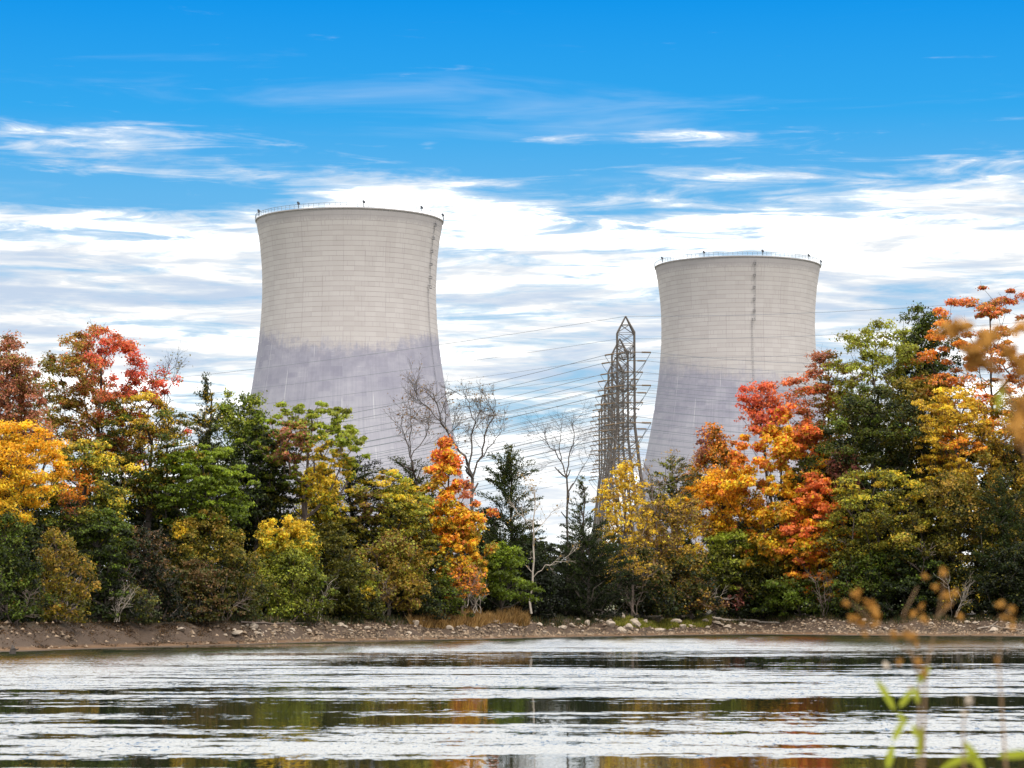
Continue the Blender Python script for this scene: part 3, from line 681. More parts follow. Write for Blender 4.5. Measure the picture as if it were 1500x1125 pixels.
T_(BW, 'tree', 'yellow tree with orange red patch below the tallest orange one', 1405, 560, 68, 740, 12, 'round', [OL, OO, Y, Y], (-.3, .4, 0, .6), .75, blobs=((1452, 575, 24, RO, .85), (1460, 610, 24, O, .7), (1395, 650, 20, O, .7), (1420, 655, 16, O, .6)), clump=.7)
# --- middle row
T_(BW, 'tree', 'bright golden yellow tree at the left edge of the picture', 10, 607, 72, 775, 11, 'round', [YG, Y, GO, GO], (0, .5, .3, .4), 1.0, flat=.45, clump=.62)
T_(BW, 'tree', 'green and yellow tree with one orange spray of leaves, second from the left edge', 122, 636, 72, 830, 10, 'ovoid', [K, DG, G, OG, YG, Y], (.35, .9, .2, .5), 1.0, flat=.45, clump=.62, blobs=((120, 706, 24, O, .55), (112, 728, 20, O, .5), (105, 745, 16, RU, .4)))
T_(BW, 'tree', 'round bright green tree left of the umbrella shaped tree', 298, 648, 66, 800, 8, 'round', [DG, G, G, LG, LG], (.2, .8, 0, .5), 1.2, clump=.50, lob=.12, leaf=4.0)
T_(BW, 'tree', 'olive and orange flecked tree under the round bright green tree', 300, 740, 74, 880, 6, 'dome', [DG, OG, OL, OO], (0, .5, 0, .6), .9, blobs=((266, 778, 12, Y, .9),))
T_('willow_tree', 'tree', 'yellow topped willow like tree in front of the umbrella shaped tree', 424, 752, 44, 850, 5, 'round', [G, YG, Y, Y], (0, .9, 0, .3), 1.2, leaf=3.8, clump=.5, lob=.15)
T_('willow_tree', 'tree', 'yellow green willow like tree behind the shrubs in front of the left tower base', 575, 682, 76, 830, 8, 'dome', [DG, OL, YG, Y], (-.1, 1.0, 0, .5), 1.1, leaf=3.8, clump=.55, blobs=((540, 745, 26, BR, .5), (640, 700, 20, Y, .5)))
T_('sweetgum_tree', 'tree', 'bright orange pyramid shaped sweetgum in front of the left tower', 653, 640, 70, 860, 6, 'cone', [YG, OO, Y, GO, O, RO], (.35, .7, 0, .7), 1.0, leaf=4.8, clump=.52, trunkf=.95, blobs=((690, 720, 20, RU, .8), (640, 665, 14, RO, .6), (612, 730, 20, Y, .7), (632, 782, 22, GO, .7)))
T_('sweetgum_tree', 'tree', 'tall red topped orange and yellow sweetgum in front of the right tower', 1146, 590, 82, 865, 7, 'ovoid', [OL, Y, GO, O, RO], (.15, .95, .1, .5), 1.15, leaf=5, clump=.72, blobs=((1112, 600, 30, R, .7), (1140, 640, 24, Y, .6), (1190, 640, 26, RO, .6), (1150, 690, 34, Y, .4)), trunkf=.9)
T_('sweetgum_tree', 'tree', 'orange red lower tree right of the tall red topped sweetgum', 1198, 690, 48, 885, 6, 'ovoid', [OO, GO, O, RO, RO], (-.4, .6, 0, .6), 1.0, leaf=4.8, clump=.6, blobs=((1232, 800, 26, GO, .9), (1225, 850, 22, GO, .5)))
T_('maple_tree', 'tree', 'golden orange tree lower left of the tall red topped sweetgum', 1050, 686, 50, 790, 10, 'round', [OO, GO, GO, O], (0, .5, 0, .5), 1.1, clump=.65)
T_(BW, 'tree', 'brown twiggy tree with yellow leaves right of the pylons', 985, 720, 55, 860, 8, 'round', [BR, OL, OO, BR, Y], (.2, 0, 0, .9), .55, twigs=2, bark=bark_mid, clump=.6, blobs=((1015, 790, 20, Y, .8), (985, 735, 12, Y, .8)))
T_(BW, 'tree', 'dark olive tree with yellow sprays on the right, below the dark green broad tree', 1285, 680, 84, 870, 7, 'round', [DG, OG, OL, YG, Y], (.0, .4, 0, .8), .85, twigs=1)
T_(BW, 'tree', 'dull olive twiggy tree right of the one with yellow sprays', 1395, 690, 82, 860, 7, 'round', [K, OG, OL, OO], (0, .4, 0, .7), .8, twigs=1)
T_(CE, 'tree', 'dark layered cedar near the right edge of the picture', 1470, 690, 62, 900, 6, 'cone', [K, CG, CG, OG], (0, .4, 0, .5), .9, needle=True, lob=.35)
T_(CE, 'tree', 'nearly black bushy cedar at the water edge, below the pylons', 862, 752, 60, 912, 3, 'ovoid', [K, K, CG, CG], (0, .6, 0, .5), 1.0, needle=True, lob=.15, trunkf=.9)
# --- front shrubs, leaf palettes darkened to paint in the low shade
sh = [
 ('tall dark green shrub at the left edge, under the golden tree', 8, 745, 58, 915, 4, [K, DG, G, OG], .9),
 ('olive brown shrub with hanging sprays near the left edge', 82, 770, 52, 912, 2.6, [OG, OL, OO, OL], .6),
 ('dark green leafy shrub left of the dark gap', 150, 740, 55, 905, 4, [K, DG, G], .9),
 ('very dark shrub filling the gap left of the round green tree', 212, 770, 55, 915, 5, [K, K, DG, BR], .6),
 ('low grey green shrub in the dark gap at left', 185, 852, 44, 918, 3, [DG, GG, OL], .6),
 ('brown green shrub below the round bright green tree', 290, 815, 62, 915, 3.5, [K, OG, BR, GG], .7),
 ('grey green shrub with orange tinge under the yellow topped tree', 345, 800, 42, 912, 3, [DG, GG, OG, BR], .9),
 ('mixed green shrub with bright yellow leaf tips, below the yellow topped tree', 425, 800, 56, 912, 2.6, [DG, G, OG, YG, YG], .9),
 ('grey green fine leaved shrub right of the yellow topped tree', 488, 760, 50, 900, 4, [DG, OG, OG, OL], 1.0),
 ('olive shrub with a bright yellow green cluster low on its right side', 515, 815, 42, 912, 2.4, [DG, OG, YG], .9),
 ('brown and yellow speckled shrub under the willow like tree', 570, 770, 58, 890, 3.4, [BR, OL, OO, YG, BR], .85),
 ('dark green shrub low beside the tan grass', 600, 830, 52, 912, 3.4, [K, DG, OG], .8),
 ('green shrub under the orange pyramid tree', 640, 835, 42, 905, 3, [K, G, OG], .8),
 ('small orange leaved sapling shrub under the orange pyramid tree', 680, 822, 32, 878, 2.2, [OO, O, RU, GO], .55),
 ('fresh green shrub between the orange pyramid tree and the white trunked sapling', 736, 788, 42, 880, 2.4, [G, G, LG], 1.0),
 ('dark shrub behind the white trunked sapling', 780, 790, 45, 905, 5, [K, K, CG], .9),
 ('dark shrub with small orange leaves left of the green bank grass', 940, 800, 48, 900, 4, [K, DG, OG, BR], .8),
 ('shrub with a golden leaf cluster above the green bank grass', 925, 810, 36, 850, 2.4, [K, OO, Y], .35),
 ('dim twiggy green shrub above the big pale rocks', 995, 800, 52, 902, 3.4, [K, DG, OG, OO], .8),
 ('rusty leaved low shrub above the driftwood log', 1012, 838, 42, 892, 2.4, [BR, OO, BR, DG], .5),
 ('yellow green shrub left of the tall red topped sweetgum', 1072, 765, 52, 880, 4.5, [DG, OG, YG, LG], 1.0),
 ('purple brown small shrub over the driftwood log', 1082, 852, 26, 890, 2.2, [BR, MA, BR], .6),
 ('dark green shrub right of the driftwood log', 1115, 840, 50, 905, 3.4, [K, DG, G], .9),
 ('dense mid green shrub under the tall red topped sweetgum', 1172, 832, 56, 903, 2.6, [DG, G, G, OG], 1.0),
 ('olive green shrub directly left of the orange red lower tree', 1140, 790, 48, 880, 5, [DG, OG, OL], .9),
 ('dark shrub right of the orange red lower tree', 1270, 800, 52, 905, 4, [K, DG, G, OG], .9),
 ('dark green shrub behind the brown seed heads', 1335, 800, 58, 905, 4, [K, DG, DG, G], .9),
 ('dark shrub with golden leaves near the right edge of the bank', 1430, 820, 46, 905, 4, [K, DG, OG, Y], .7),
 ('dark shrub at the right edge of the bank', 1500, 790, 58, 908, 4, [K, DG, K, OG], .9),
]
for i, (lb, cx, top, hw, bot, d, pal, dn) in enumerate(sh):
    T_(SB, 'shrub', lb, cx, top, hw, bot, d, 'dome', pal, (0, .6, 0, .7), dn, seed=500 + i, twigs=1 if dn < .7 else 0, clump=.5 if dn < .7 else None, bark=bark_mid if dn < .7 else bark_dark,
       blobs=((535, 855, 16, YG, .9), (540, 870, 10, Y, .8)) if 'low on its right' in lb else ((420, 890, 40, YG, .4),) if 'leaf tips' in lb else ())
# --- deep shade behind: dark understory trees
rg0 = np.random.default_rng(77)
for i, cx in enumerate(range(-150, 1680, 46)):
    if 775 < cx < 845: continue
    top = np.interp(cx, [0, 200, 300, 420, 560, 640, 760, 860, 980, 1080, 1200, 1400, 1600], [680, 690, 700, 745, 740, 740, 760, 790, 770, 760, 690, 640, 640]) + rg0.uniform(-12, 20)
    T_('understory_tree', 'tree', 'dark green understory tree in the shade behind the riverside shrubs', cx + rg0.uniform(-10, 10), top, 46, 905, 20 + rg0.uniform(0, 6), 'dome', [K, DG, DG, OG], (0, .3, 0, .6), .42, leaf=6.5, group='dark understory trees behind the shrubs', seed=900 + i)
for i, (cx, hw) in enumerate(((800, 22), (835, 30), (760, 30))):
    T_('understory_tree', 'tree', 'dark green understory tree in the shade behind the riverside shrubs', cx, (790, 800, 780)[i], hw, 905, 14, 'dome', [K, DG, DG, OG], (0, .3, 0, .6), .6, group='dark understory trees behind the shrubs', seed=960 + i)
# --- leafless trees
bare('spreading leafless tree crossing the right edge of the left cooling tower', 692, 880, 10, [
    ([(692, 900), (693, 780), (692, 700)], .22, .17, 0), ([(692, 700), (680, 670), (662, 645), (645, 620), (640, 590)], .15, .05, 3), ([(662, 645), (650, 625), (630, 600), (612, 585)], .08, .04, 3),
    ([(686, 690), (690, 650), (695, 620), (688, 590)], .11, .04, 3), ([(692, 700), (705, 668), (712, 640), (722, 612), (720, 600)], .12, .04, 3), ([(700, 675), (722, 650), (735, 630)], .07, .03, 2)], 5, len0=27, leafn=520, lc=(.22, .15, .08), leaf=3.)
bare('small leafless tree left of the orange pyramid tree, against the left tower', 612, 880, 11, [([(614, 900), (612, 740), (606, 690)], .13, .09, 0), ([(606, 690), (598, 655), (588, 625)], .07, .03, 2), ([(606, 690), (600, 640), (601, 600)], .06, .03, 2), ([(602, 670), (620, 645), (628, 622)], .05, .03, 2)], 6, len0=24, leafn=260, lc=BR, leaf=3.)
bare('slender leafless tree between the big cedar and the pylons', 832, 880, 8, [([(833, 905), (831, 760), (830, 700)], .14, .10, 0), ([(830, 700), (822, 675), (808, 655), (792, 640)], .08, .03, 3), ([(830, 700), (834, 670), (842, 640), (838, 620)], .08, .03, 3), ([(822, 675), (820, 650), (822, 632)], .06, .03, 2), ([(830, 730), (845, 700), (862, 672)], .05, .02, 2)], 7, len0=22)
bare('pale trunked leafless sapling standing at the edge of the bank grass', 778, 895, 1.6, [([(778, 899), (779, 840), (782, 780), (784, 735)], .13, .05, 1), ([(782, 785), (770, 762), (755, 745)], .05, .03, 1), ([(781, 846), (800, 830), (822, 822), (840, 808)], .045, .015, 1), ([(784, 780), (800, 760), (812, 748)], .05, .02, 1), ([(784, 735), (782, 712)], .05, .02, 2)], 8, bark=bark_pale, len0=16, leafn=90, lc=OO)
bare('leafless twigs rising above the olive tree right of the red sweetgum', 246, 700, 18, [([(247, 900), (246, 700), (243, 600)], .12, .06, 1), ([(243, 600), (248, 570), (262, 545)], .04, .02, 2), ([(243, 600), (238, 565), (242, 548)], .04, .02, 2)], 9, len0=22, leafn=60, lc=OL)
bare('brown twiggy leafless tree right of the pylons', 962, 760, 9, [([(962, 900), (961, 760), (955, 720)], .12, .08, 2), ([(955, 720), (940, 700), (925, 690)], .06, .03, 2), ([(958, 730), (975, 705), (985, 690)], .06, .03, 2)], 10, bark=bark_mid, len0=28, leafn=200, lc=OO)
bare('grey leaning dead trunk at the left edge of the bank', 93, 905, 1.2, [([(90, 920), (94, 905), (96, 885), (99, 862)], .12, .06, 1)], 11, bark=bark_pale, len0=16, name='dead_tree')
bare('thin leaning stems under the orange pyramid tree', 680, 885, 1.8, [([(683, 890), (688, 868), (694, 850)], .06, .03, 1), ([(681, 890), (678, 860), (680, 835)], .05, .03, 1)], 12, bark=bark_pale, len0=14, name='sapling')
for i, (x0, y0, x1, y1) in enumerate(((1120, 880, 1130, 690), (1342, 885, 1352, 820), (212, 900, 222, 800), (560, 900, 552, 820), (1240, 890, 1250, 760))):
    bare(['trunk showing under the tall red topped sweetgum', 'leaning pale trunk behind the brown seed heads', 'slim trunk in the dark gap at left', 'slim trunk in shade beside the tan grass', 'slim dark trunk right of the orange red lower tree'][i], x0, y0, 3 + (i == 0) * 2, [([(x0, y0 + 22), (x0, y0), (x1, y1)], .12, .06, 1)], 20 + i, bark=bark_mid, len0=18, name='slim_tree')

for i, (a, b_, lb) in enumerate(((168, 905, 'grey dead brush at the foot of the dark gap near the left edge'), (330, 903, 'dead brush under the brown green shrub at left'), (462, 904, 'tangle of bare twigs under the grey green shrub in the middle left'), (545, 898, 'bare twiggy brush left of the tan grass'), (700, 892, 'dry brush standing in the tan grass'),
        (930, 895, 'dead twigs sticking out above the green bank grass'), (1030, 893, 'grey brush just left of the driftwood log'), (1210, 898, 'bare brush below the orange red lower tree'), (1400, 898, 'grey brush near the right end of the bank'), (20, 912, 'dead brush at the extreme left end of the bank'))):
    rq = np.random.default_rng(300 + i); ls = []
    for _ in range(4):
        x1 = a + rq.uniform(-26, 26); ls.append(([(a + rq.uniform(-5, 5), b_ + 6), ((a + x1) / 2, b_ - rq.uniform(8, 18)), (x1, b_ - rq.uniform(18, 48))], .045, .02, 1))
    bare(lb, a, b_, (1.2 if a > 340 else -1.4), ls, 400 + i, bark=(bark_pale, bark_mid)[i % 2], len0=15, name='dead_brush', cat='brush')
# ---------------------------------------------------------------- rocks, grass, logs
rk = simple('pale_limestone', (.36, .29, .22), .9, 0, .35, 2.2)
rg = np.random.default_rng(12)
def ico():
    import bmesh
    bm = bmesh.new(); bmesh.ops.create_icosphere(bm, subdivisions=2, radius=1)
    V = np.array([v.co[:] for v in bm.verts]); Fq = [tuple(v.index for v in f.verts) for f in bm.faces]; bm.free(); return V, np.array(Fq)
IV, IF = ico()
def rockV(rg, lo=False):
    V = IV.copy() if not lo else IV[:12].copy()
    for _ in range(7):
        nrm = unit(rg.normal(0, 1, 3)); d = rg.uniform(.45, .8); k = V @ nrm; V = V - np.maximum(k - d, 0)[:, None] * nrm
    return V * (1 + rg.normal(0, .03, (len(V), 1)))
rocks = []
for k in range(8): rocks.append(rockV(rg))
rmesh = []
for k, V in enumerate(rocks):
    o = mesh('rock', V, IF, rk); rmesh.append(o.data); bpy.data.objects.remove(o)
big = [(895, 918, 15, 9, 1), (930, 917, 22, 12, 1), (920, 922, 13, 10, 1), (965, 925, 30, 6, 1), (990, 914, 16, 9, 1), (1052, 916, 18, 7, 1), (1065, 921, 14, 6, 1), (1090, 918, 14, 6, 1), (1000, 920, 12, 6, 1), (1035, 912, 15, 6, 1),
       (913, 908, 5, 12, 1), (825, 921, 14, 6, 0), (838, 918, 9, 6, 0), (265, 924, 13, 6, 0), (345, 929, 20, 6, 0), (378, 929, 16, 5, 0), (370, 922, 8, 5, 0), (430, 925, 8, 5, 0), (452, 926, 9, 5, 0), (500, 917, 12, 6, 0), (538, 922, 9, 5, 0), (755, 921, 10, 5, 0), (790, 916, 10, 5, 0), (875, 910, 8, 5, 0), (945, 912, 9, 5, 0)]
rl = {0: 'tall narrow pale rock behind'}
def put_rock(px_, py_, wpx, hpx, label, group, k):
    Yr = 200.
    lo, hi = shore_px(px_) - 1, shore_px(px_) + 30
    # walk back along the view ray until it meets the bank
    for Yr in np.arange(lo, hi, .15):
        p = P(px_, py_, Yr)
        if p[2] <= float(ground_z(p[0], Yr)) + .02: break
    s = Yr / F; o = bpy.data.objects.new('rock', rmesh[k % 8]); COL.objects.link(o)
    o.location = (p[0], Yr, float(ground_z(p[0], Yr)) + hpx * s * .32); o.scale = (wpx * s * .6, wpx * s * .45, hpx * s * .62)
    o.rotation_euler = (rg.normal(0, .15), rg.normal(0, .15), rg.uniform(-.4, .4)); tag(o, label, 'rock', group)
bl = ['squarish pale rock at the left end of the rock pile under the green bank grass', 'widest upright pale boulder of the pile below the green bank grass', 'tan boulder leaning on the widest upright boulder', 'long flat slab lying at the foot of the bank right of the boulders', 'angular rock above the long flat slab', 'pale flat slab under the left end of the driftwood log', 'tilted slab below the driftwood log', 'flat rock below the middle of the driftwood log', 'small flat rock right of the long flat slab', 'pale slab just left of the driftwood log', 'narrow upright stone standing like a post in the bank grass', 'pale slab on the stony bank below the black cedar', 'small pale rock touching the slab below the black cedar', 'single bright rock on the brown beach at left', 'wide pale rock pair on the bank below the round green tree', 'pale flat rock right of the wide rock pair', 'small rock just above the flat rocks on the left bank', 'small pale rock below the yellow tipped shrub', 'pale rock right of the small one below the yellow tipped shrub', 'grey tilted slab at the shrub roots in the middle left', 'small rock in the stony bank left of the tan grass', 'pale rock on the stony bank below the fresh green shrub', 'pale rock at the foot of the pale trunked sapling', 'small rock at the left tip of the green bank grass', 'small rock between the post like stone and the slabs']
for k, (a, b_, w_, h_, _) in enumerate(big): put_rock(a, b_, w_, h_, bl[k], None, k)
for k in range(150):
    a = rg.uniform(330, 1500); b_ = np.interp(a, [330, 750, 1000, 1500], [926, 919, 916, 919]) + rg.uniform(-9, 9); w_ = 3. + 2.2 * rg.lognormal(0, .7) * (1 if a < 1120 else .7)
    put_rock(a, b_, w_, w_ * rg.uniform(.4, .7), 'small pale angular rock on the stony bank, one of many alike', 'small rocks along the stony bank', k)
# pebble litter
n = 6500; pxs = rg.uniform(-20, 1520, n); sd_ = np.abs(rg.normal(0, 1, n)) * 2.6 + 3.6; sd_ = np.where(rg.random(n) < .15, rg.uniform(.5, 4, n), sd_)
keep = (pxs > 360) | (rg.random(n) < .12); pxs = pxs[keep]; sd_ = sd_[keep]; n = len(pxs)
Vs = []; base = np.array([[1, 0, 0], [-.5, .85, 0], [-.5, -.85, 0], [.1, 0, .8], [0, 0, -.5]]); Fb = np.array([[0, 1, 3], [1, 2, 3], [2, 0, 3]])
for k in range(n):
    Yw = float(np.interp(pxs[k], SPX, SPY)) + sd_[k]; xw = (pxs[k] - 750) / F * Yw; z = float(ground_z(xw, Yw)); r = rg.uniform(.05, .19) * (1 if rg.random() < .9 else 1.6)
    a = rg.uniform(0, 6.3); Rm = np.array([[math.cos(a), -math.sin(a), 0], [math.sin(a), math.cos(a), 0], [0, 0, 1]])
    Vs.append((base * rg.uniform(.6, 1.3, (5, 3)) @ Rm.T) * r + (xw, Yw, z + r * .2))
pc = np.repeat(np.array([(.24, .17, .11)])[:, :] * rg.uniform(.25, 1.35, (n, 1)), 5, 0)
pebm, t, b, o = mat('pebble_stone'); at = t.new('ShaderNodeAttribute', attribute_name='tint').outputs['Color']; t.put(b.inputs['Base Color'], at); b.inputs['Roughness'].default_value = .9
o = mesh('pebbles', np.concatenate(Vs), (np.arange(n)[:, None, None] * 5 + Fb[None]).reshape(-1, 3), pebm, col=pc, kind='stuff'); o['label'] = 'pebbles and broken stone along the bank'; o['category'] = 'pebbles'
# grasses
def grass(name, label, rng_px, dlo, dhi, n, h, cols, lean=.35, dens=None):
    xs = rg.uniform(rng_px[0], rng_px[1], n); ds = rg.uniform(dlo, dhi, n); cen = np.zeros((n, 3))
    for k in range(n):
        Yw = float(np.interp(xs[k], SPX, SPY)) + ds[k]; xw = (xs[k] - 750) / F * Yw; cen[k] = (xw, Yw, float(ground_z(xw, Yw)) - .02)
    cl_ = np.sin(xs * .11 + 1) * .3 + np.sin(xs * .37) * .25 + 1
    hh = h * rg.uniform(.45, 1.25, n) * cl_; w_ = .035
    tip = cen + np.stack([rg.normal(0, lean, n) * hh, rg.normal(0, lean, n) * hh, hh], 1)
    sd = np.stack([np.full(n, w_), rg.normal(0, w_, n), np.zeros(n)], 1)
    V = np.stack([cen - sd, cen + sd, tip], 1).reshape(-1, 3)
    c = np.array(cols)[rg.integers(0, len(cols), n)] * rg.uniform(.6, 1.35, (n, 1))
    o = mesh(name, V, np.arange(n * 3).reshape(n, 3), LM, col=np.repeat(c, 3, 0), kind='stuff'); o['label'] = label; o['category'] = 'grass'
grass('tan_grass', 'dry tan grass at the top of the bank under the orange tree', (600, 775), 8.0, 11.5, 6500, .75, [(.30, .18, .06), (.22, .12, .04), (.38, .24, .09)])
grass('green_grass', 'short green yellow grass on top of the rocky bank', (898, 1040), 7.2, 10.5, 10000, .30, [(.22, .22, .03), (.13, .17, .02), (.34, .28, .05)])
grass('bank_weeds', 'low dull weeds and leaf litter along the foot of the shrubs', (-20, 1520), 8.2, 13, 16000, .36, [(.05, .06, .02), (.12, .08, .03), (.03, .05, .015)])
grass('beach_weeds', 'sparse green weeds on the bank right of the driftwood', (1120, 1260), 10, 13, 1800, .25, [(.14, .15, .03), (.08, .1, .02)])
grass('leaf_litter', 'brown fallen leaves and twigs littering the bank', (-20, 1520), 4.5, 11, 14000, .09, [(.10, .05, .02), (.05, .03, .015), (.18, .10, .04), (.03, .02, .01)], lean=1.2)
grass('beach_debris', 'dark debris and scattered dead stalks on the brown beach at left', (-20, 380), 1.5, 9, 5000, .10, [(.05, .03, .015), (.03, .02, .012), (.15, .09, .05)], lean=1.5)
# driftwood and stumps
def log(label, pts, r0, r1, m, name='driftwood_log', cat='log', br=()):
    root = None; T = Tubes(); w = []
    for (a, b_) in pts:
        for Yr in np.arange(shore_px(a) - 1, shore_px(a) + 25, .15):
            p = P(a, b_, Yr)
            if p[2] <= float(ground_z(p[0], Yr)) + .12: break
        w.append(p)
    w = np.array(w); ww = []
    for i in range(len(w) - 1):
        for j in range(4): ww.append(w[i] + (w[i + 1] - w[i]) * j / 4 + (rg.normal(0, .03, 3) if j else 0))
    ww.append(w[-1]); T.path([q - w[0] for q in ww], r0, r1)
    for (i, dx, dz, L) in br: T.seg(ww[i] - w[0], ww[i] - w[0] + np.array((dx, -.3, dz)) * L, .07, .03)
    o = T.build(name, m, None, 7); o.location = tuple(w[0]); return tag(o, label, cat)
log('long bleached driftwood log lying on the bank above the rocks', [(1042, 905), (1058, 908), (1085, 908.5), (1105, 909), (1122, 912), (1142, 912.5)], .16, .09, bark_pale, br=((17, .5, -.6, 1.2), (8, -.3, .6, .8)))
log('thin fallen branch on the bank behind the brown seed heads', [(1285, 917), (1300, 920), (1318, 922)], .08, .04, bark_mid)
log('pale fallen branch at the right end of the bank', [(1432, 921), (1452, 917), (1470, 920), (1500, 922)], .07, .04, bark_pale, br=((4, .6, .5, 1.),))
log('fallen grey limb lying along the foot of the shrubs', [(352, 911), (400, 914), (450, 912)], .08, .04, bark_mid, br=((6, .5, .5, 1.2),))
stm = simple('wet_wood', (.035, .025, .018), .7, 0)
for lb, a, b_, h in (('dark jagged stump at the waters edge in the lower left corner', 18, 957, 13), ('small dark stump on the beach right of the jagged stump', 82, 946, 7), ('tiny dark stump at the waters edge below the round green tree', 274, 948, 5), ('small dark snag in the shallows below the black cedar', 853, 938, 5), ('small dark snag at the shore below the brown and yellow shrub', 592, 934, 4)):
    Yr = CAMZ * F / (b_ - HZ + .01); s = Yr / F; p = P(a, b_, Yr); T = Tubes(); q0 = np.array((0, 0, -.15)); H = h * s
    T.seg(q0, (.04, 0, H * .5), .13 * h / 8, .10 * h / 8); T.seg((.04, 0, H * .5), (-.02, .05, H), .10 * h / 8, .02); T.seg((0, 0, H * .3), (.22 * h / 8, 0, H * .55), .06, .03)
    o = T.build('stump', stm, None, 7); o.location = (p[0], Yr, max(0., float(ground_z(p[0], Yr)))); tag(o, lb, 'stump')

# ---------------------------------------------------------------- near plants, out of focus
stem_m = simple('dry_stem', (.22, .13, .06), .8)
seed_m = simple('dry_seed_head', (.42, .20, .03), .9, 0, .4, 60)
pale_m = simple('pale_seed_head', (.62, .52, .40), .9, 0, .3, 60)
green_m, t, b, o = mat('fresh_leaf'); co = t.new('ShaderNodeTexCoord').outputs['Object']
t.put(b.inputs['Base Color'], t.mix(t.noise(co, 30, 3), (.22, .27, .012), (.42, .40, .03))); b.inputs['Roughness'].default_value = .5
tr = t.new('ShaderNodeBsdfTranslucent'); tr.inputs[0].default_value = (.42, .48, .03, 1); mx = t.new('ShaderNodeMixShader'); mx.inputs[0].default_value = .4; t.put(mx.inputs[1], b.outputs[0]); t.put(mx.inputs[2], tr.outputs[0]); t.put(o.inputs[0], mx.outputs[0])
def blade(w0, w1, width, bend, n=8):
    """a pointed leaf from w0 to w1 with a folded midrib"""
    w0 = np.array(w0); w1 = np.array(w1); ax = w1 - w0; L = np.linalg.norm(ax); sd = unit(np.cross(ax, (0, 1, .15))); V = []; Fc = []
    for i in range(n + 1):
        f = i / n; c = w0 + ax * f + np.array((0, 0, bend * L * 4 * f * (1 - f))); w_ = width * math.sin(math.pi * min(1, f * .93 + .07)) ** .7 if i < n else .0005
        V += [c - sd * w_, c + np.array((0, .25 * w_, 0)), c + sd * w_]
        if i: k = 3 * i; Fc += [(k - 3, k - 2, k + 1, k), (k - 2, k - 1, k + 2, k + 1)]
    return V, Fc
def seedhead(T, p, r, rg, n=14):
    for _ in range(n):
        d_ = unit(rg.normal(0, 1, 3)); T.seg(p + d_ * r * .15, p + d_ * r * rg.uniform(.6, 1.1), r * .26, r * .12)
def weed(label, D, base_px, stems, heads, lvs, seed, hm=None, cat='plant', name='weed_plant'):
    rg = np.random.default_rng(seed); gx_ = (base_px - 750) / F * D; gz = float(ground_z(np.float64(gx_), np.float64(D)))
    loc = np.array((gx_, D, gz)); root = thing(name, label, cat, tuple(loc)); T = Tubes()
    for line in stems:
        w = [loc * 1.0] if line[0] is None else []
        for q in line:
            if q is not None: w.append(P(q[0], q[1], D) + np.array((0, rg.normal(0, .015), 0)))
        w = np.array(w) - loc; fine = []
        for i in range(len(w) - 1):
            for j in range(4): fine.append(w[i] + (w[i + 1] - w[i]) * j / 4)
        fine.append(w[-1]); T.path(fine, .0032 * 1.6 if line[0] is None else .0028, .0018)
    T.build('stem', stem_m, root, 5)
    s = D / F
    for (a, b_, r, *c) in heads:
        T = Tubes(); p = P(a, b_, D) - loc + np.array((0, rg.normal(0, .03), 0)); seedhead(T, p, r * s * .9, rg); T.build('seed_head', c[0] if c else (hm or seed_m), root, 4)
    for (a0, b0, a1, b1, wd, bn) in lvs:
        V, Fc = blade(P(a0, b0, D) - loc, P(a1, b1, D) - loc, wd * s * .72, bn); o = mesh('leaf', V, Fc, green_m, root, smooth=True)
    return root
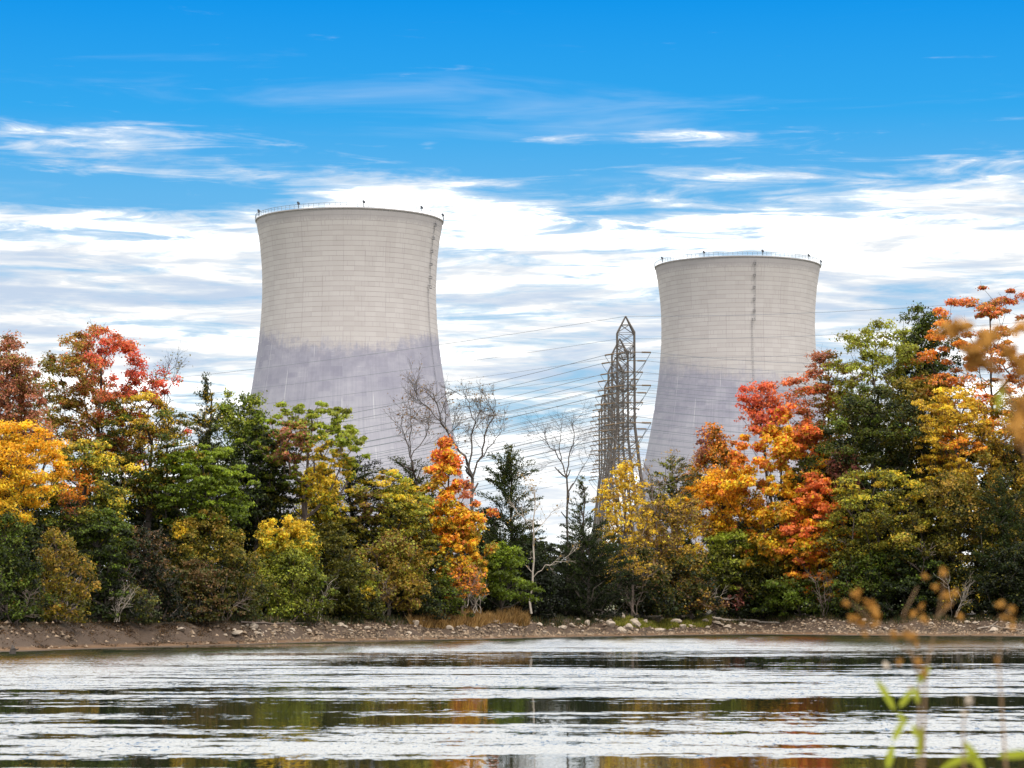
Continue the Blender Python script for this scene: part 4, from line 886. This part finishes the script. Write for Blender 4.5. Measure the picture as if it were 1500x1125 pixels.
weed('blurred dry weed with brown seed heads and yellow green leaves at lower right', 8.0, 1345,
     [(None, (1345, 1125), (1348, 1000), (1330, 940), (1322, 900), (1345, 860)), ((1340, 960), (1290, 930), (1262, 890)), ((1275, 910), (1245, 880)), ((1330, 940), (1340, 900), (1350, 890)), (None, (1352, 1125), (1356, 980), (1375, 900), (1385, 845)), ((1372, 905), (1398, 880))],
     [(1255, 872, 12), (1272, 885, 13), (1283, 898, 12), (1250, 905, 11), (1264, 912, 12), (1280, 915, 9), (1268, 930, 7), (1278, 888, 10), (1240, 885, 8), (1348, 905, 9), (1336, 900, 8), (1360, 908, 8), (1348, 888, 7), (1325, 928, 12), (1338, 934, 12), (1312, 930, 9), (1345, 945, 7), (1385, 838, 9), (1350, 845, 7), (1372, 860, 8), (1382, 872, 11), (1400, 869, 9), (1390, 888, 9), (1408, 905, 8), (1345, 970, 10), (1352, 985, 9), (1318, 970, 8), (1338, 1010, 6), (1296, 975, 8, pale_m)],
     [(1310, 1040, 1283, 995, 7, .05), (1318, 1035, 1338, 1008, 7, .0), (1345, 1000, 1362, 975, 9, .0), (1315, 1045, 1330, 1060, 6, 0), (1345, 1030, 1340, 1005, 6, 0), (1308, 1085, 1326, 1052, 7, 0), (1300, 1125, 1308, 1090, 8, 0), (1345, 1110, 1352, 1062, 7, 0), (1342, 1080, 1338, 1060, 6, 0)], 1)
weed('blurred weed with small round seed heads rising right of the first one', 7.4, 1415, [(None, (1412, 1125), (1410, 1060), (1418, 1030)), (None, (1470, 1125), (1466, 980), (1466, 900)), ((1466, 920), (1480, 890))],
     [(1466, 885, 9), (1478, 892, 9), (1470, 905, 8), (1485, 908, 8), (1476, 918, 7), (1464, 968, 7), (1418, 1026, 9, pale_m), (1410, 1045, 6, pale_m)],
     [(1440, 1130, 1412, 1085, 9, .02), (1378, 1128, 1440, 1112, 8, .12), (1462, 1108, 1520, 1104, 9, .02)], 2)
weed('strongly blurred golden brown seed heads on a tall stem at the right edge', 6.4, 1500, [(None, (1530, 1125), (1520, 800), (1500, 640), (1470, 560), (1440, 490)), ((1495, 620), (1440, 520), (1390, 478)), ((1500, 600), (1480, 500)), ((1515, 700), (1490, 640))],
     [(1392, 480, 22), (1410, 478, 20), (1400, 486, 18), (1385, 484, 14), (1440, 500, 22), (1432, 520, 22), (1445, 535, 20), (1425, 530, 18), (1455, 498, 20), (1480, 520, 22), (1494, 528, 22), (1500, 545, 20), (1498, 600, 24), (1488, 625, 22), (1498, 640, 24), (1490, 480, 18), (1502, 480, 18), (1418, 512, 18), (1438, 492, 15), (1455, 485, 12), (1428, 512, 16), (1436, 528, 15), (1424, 520, 12), (1450, 508, 11), (1474, 516, 15), (1486, 522, 13), (1497, 534, 13), (1490, 485, 13), (1466, 580, 9), (1468, 560, 8), (1498, 590, 16), (1490, 612, 13), (1500, 632, 14), (1494, 645, 13), (1478, 638, 9), (1505, 500, 14), (1506, 555, 13), (1508, 610, 15), (1502, 655, 14)],
     [(1460, 600, 1472, 560, 6, .03)], 3)

#import sys
#print('TRIS', sum(sum(len(p.vertices)-2 for p in m.polygons) if len(m.polygons)<0 else len(m.loops)-2*len(m.polygons) for m in bpy.data.meshes)); sys.stdout.flush()
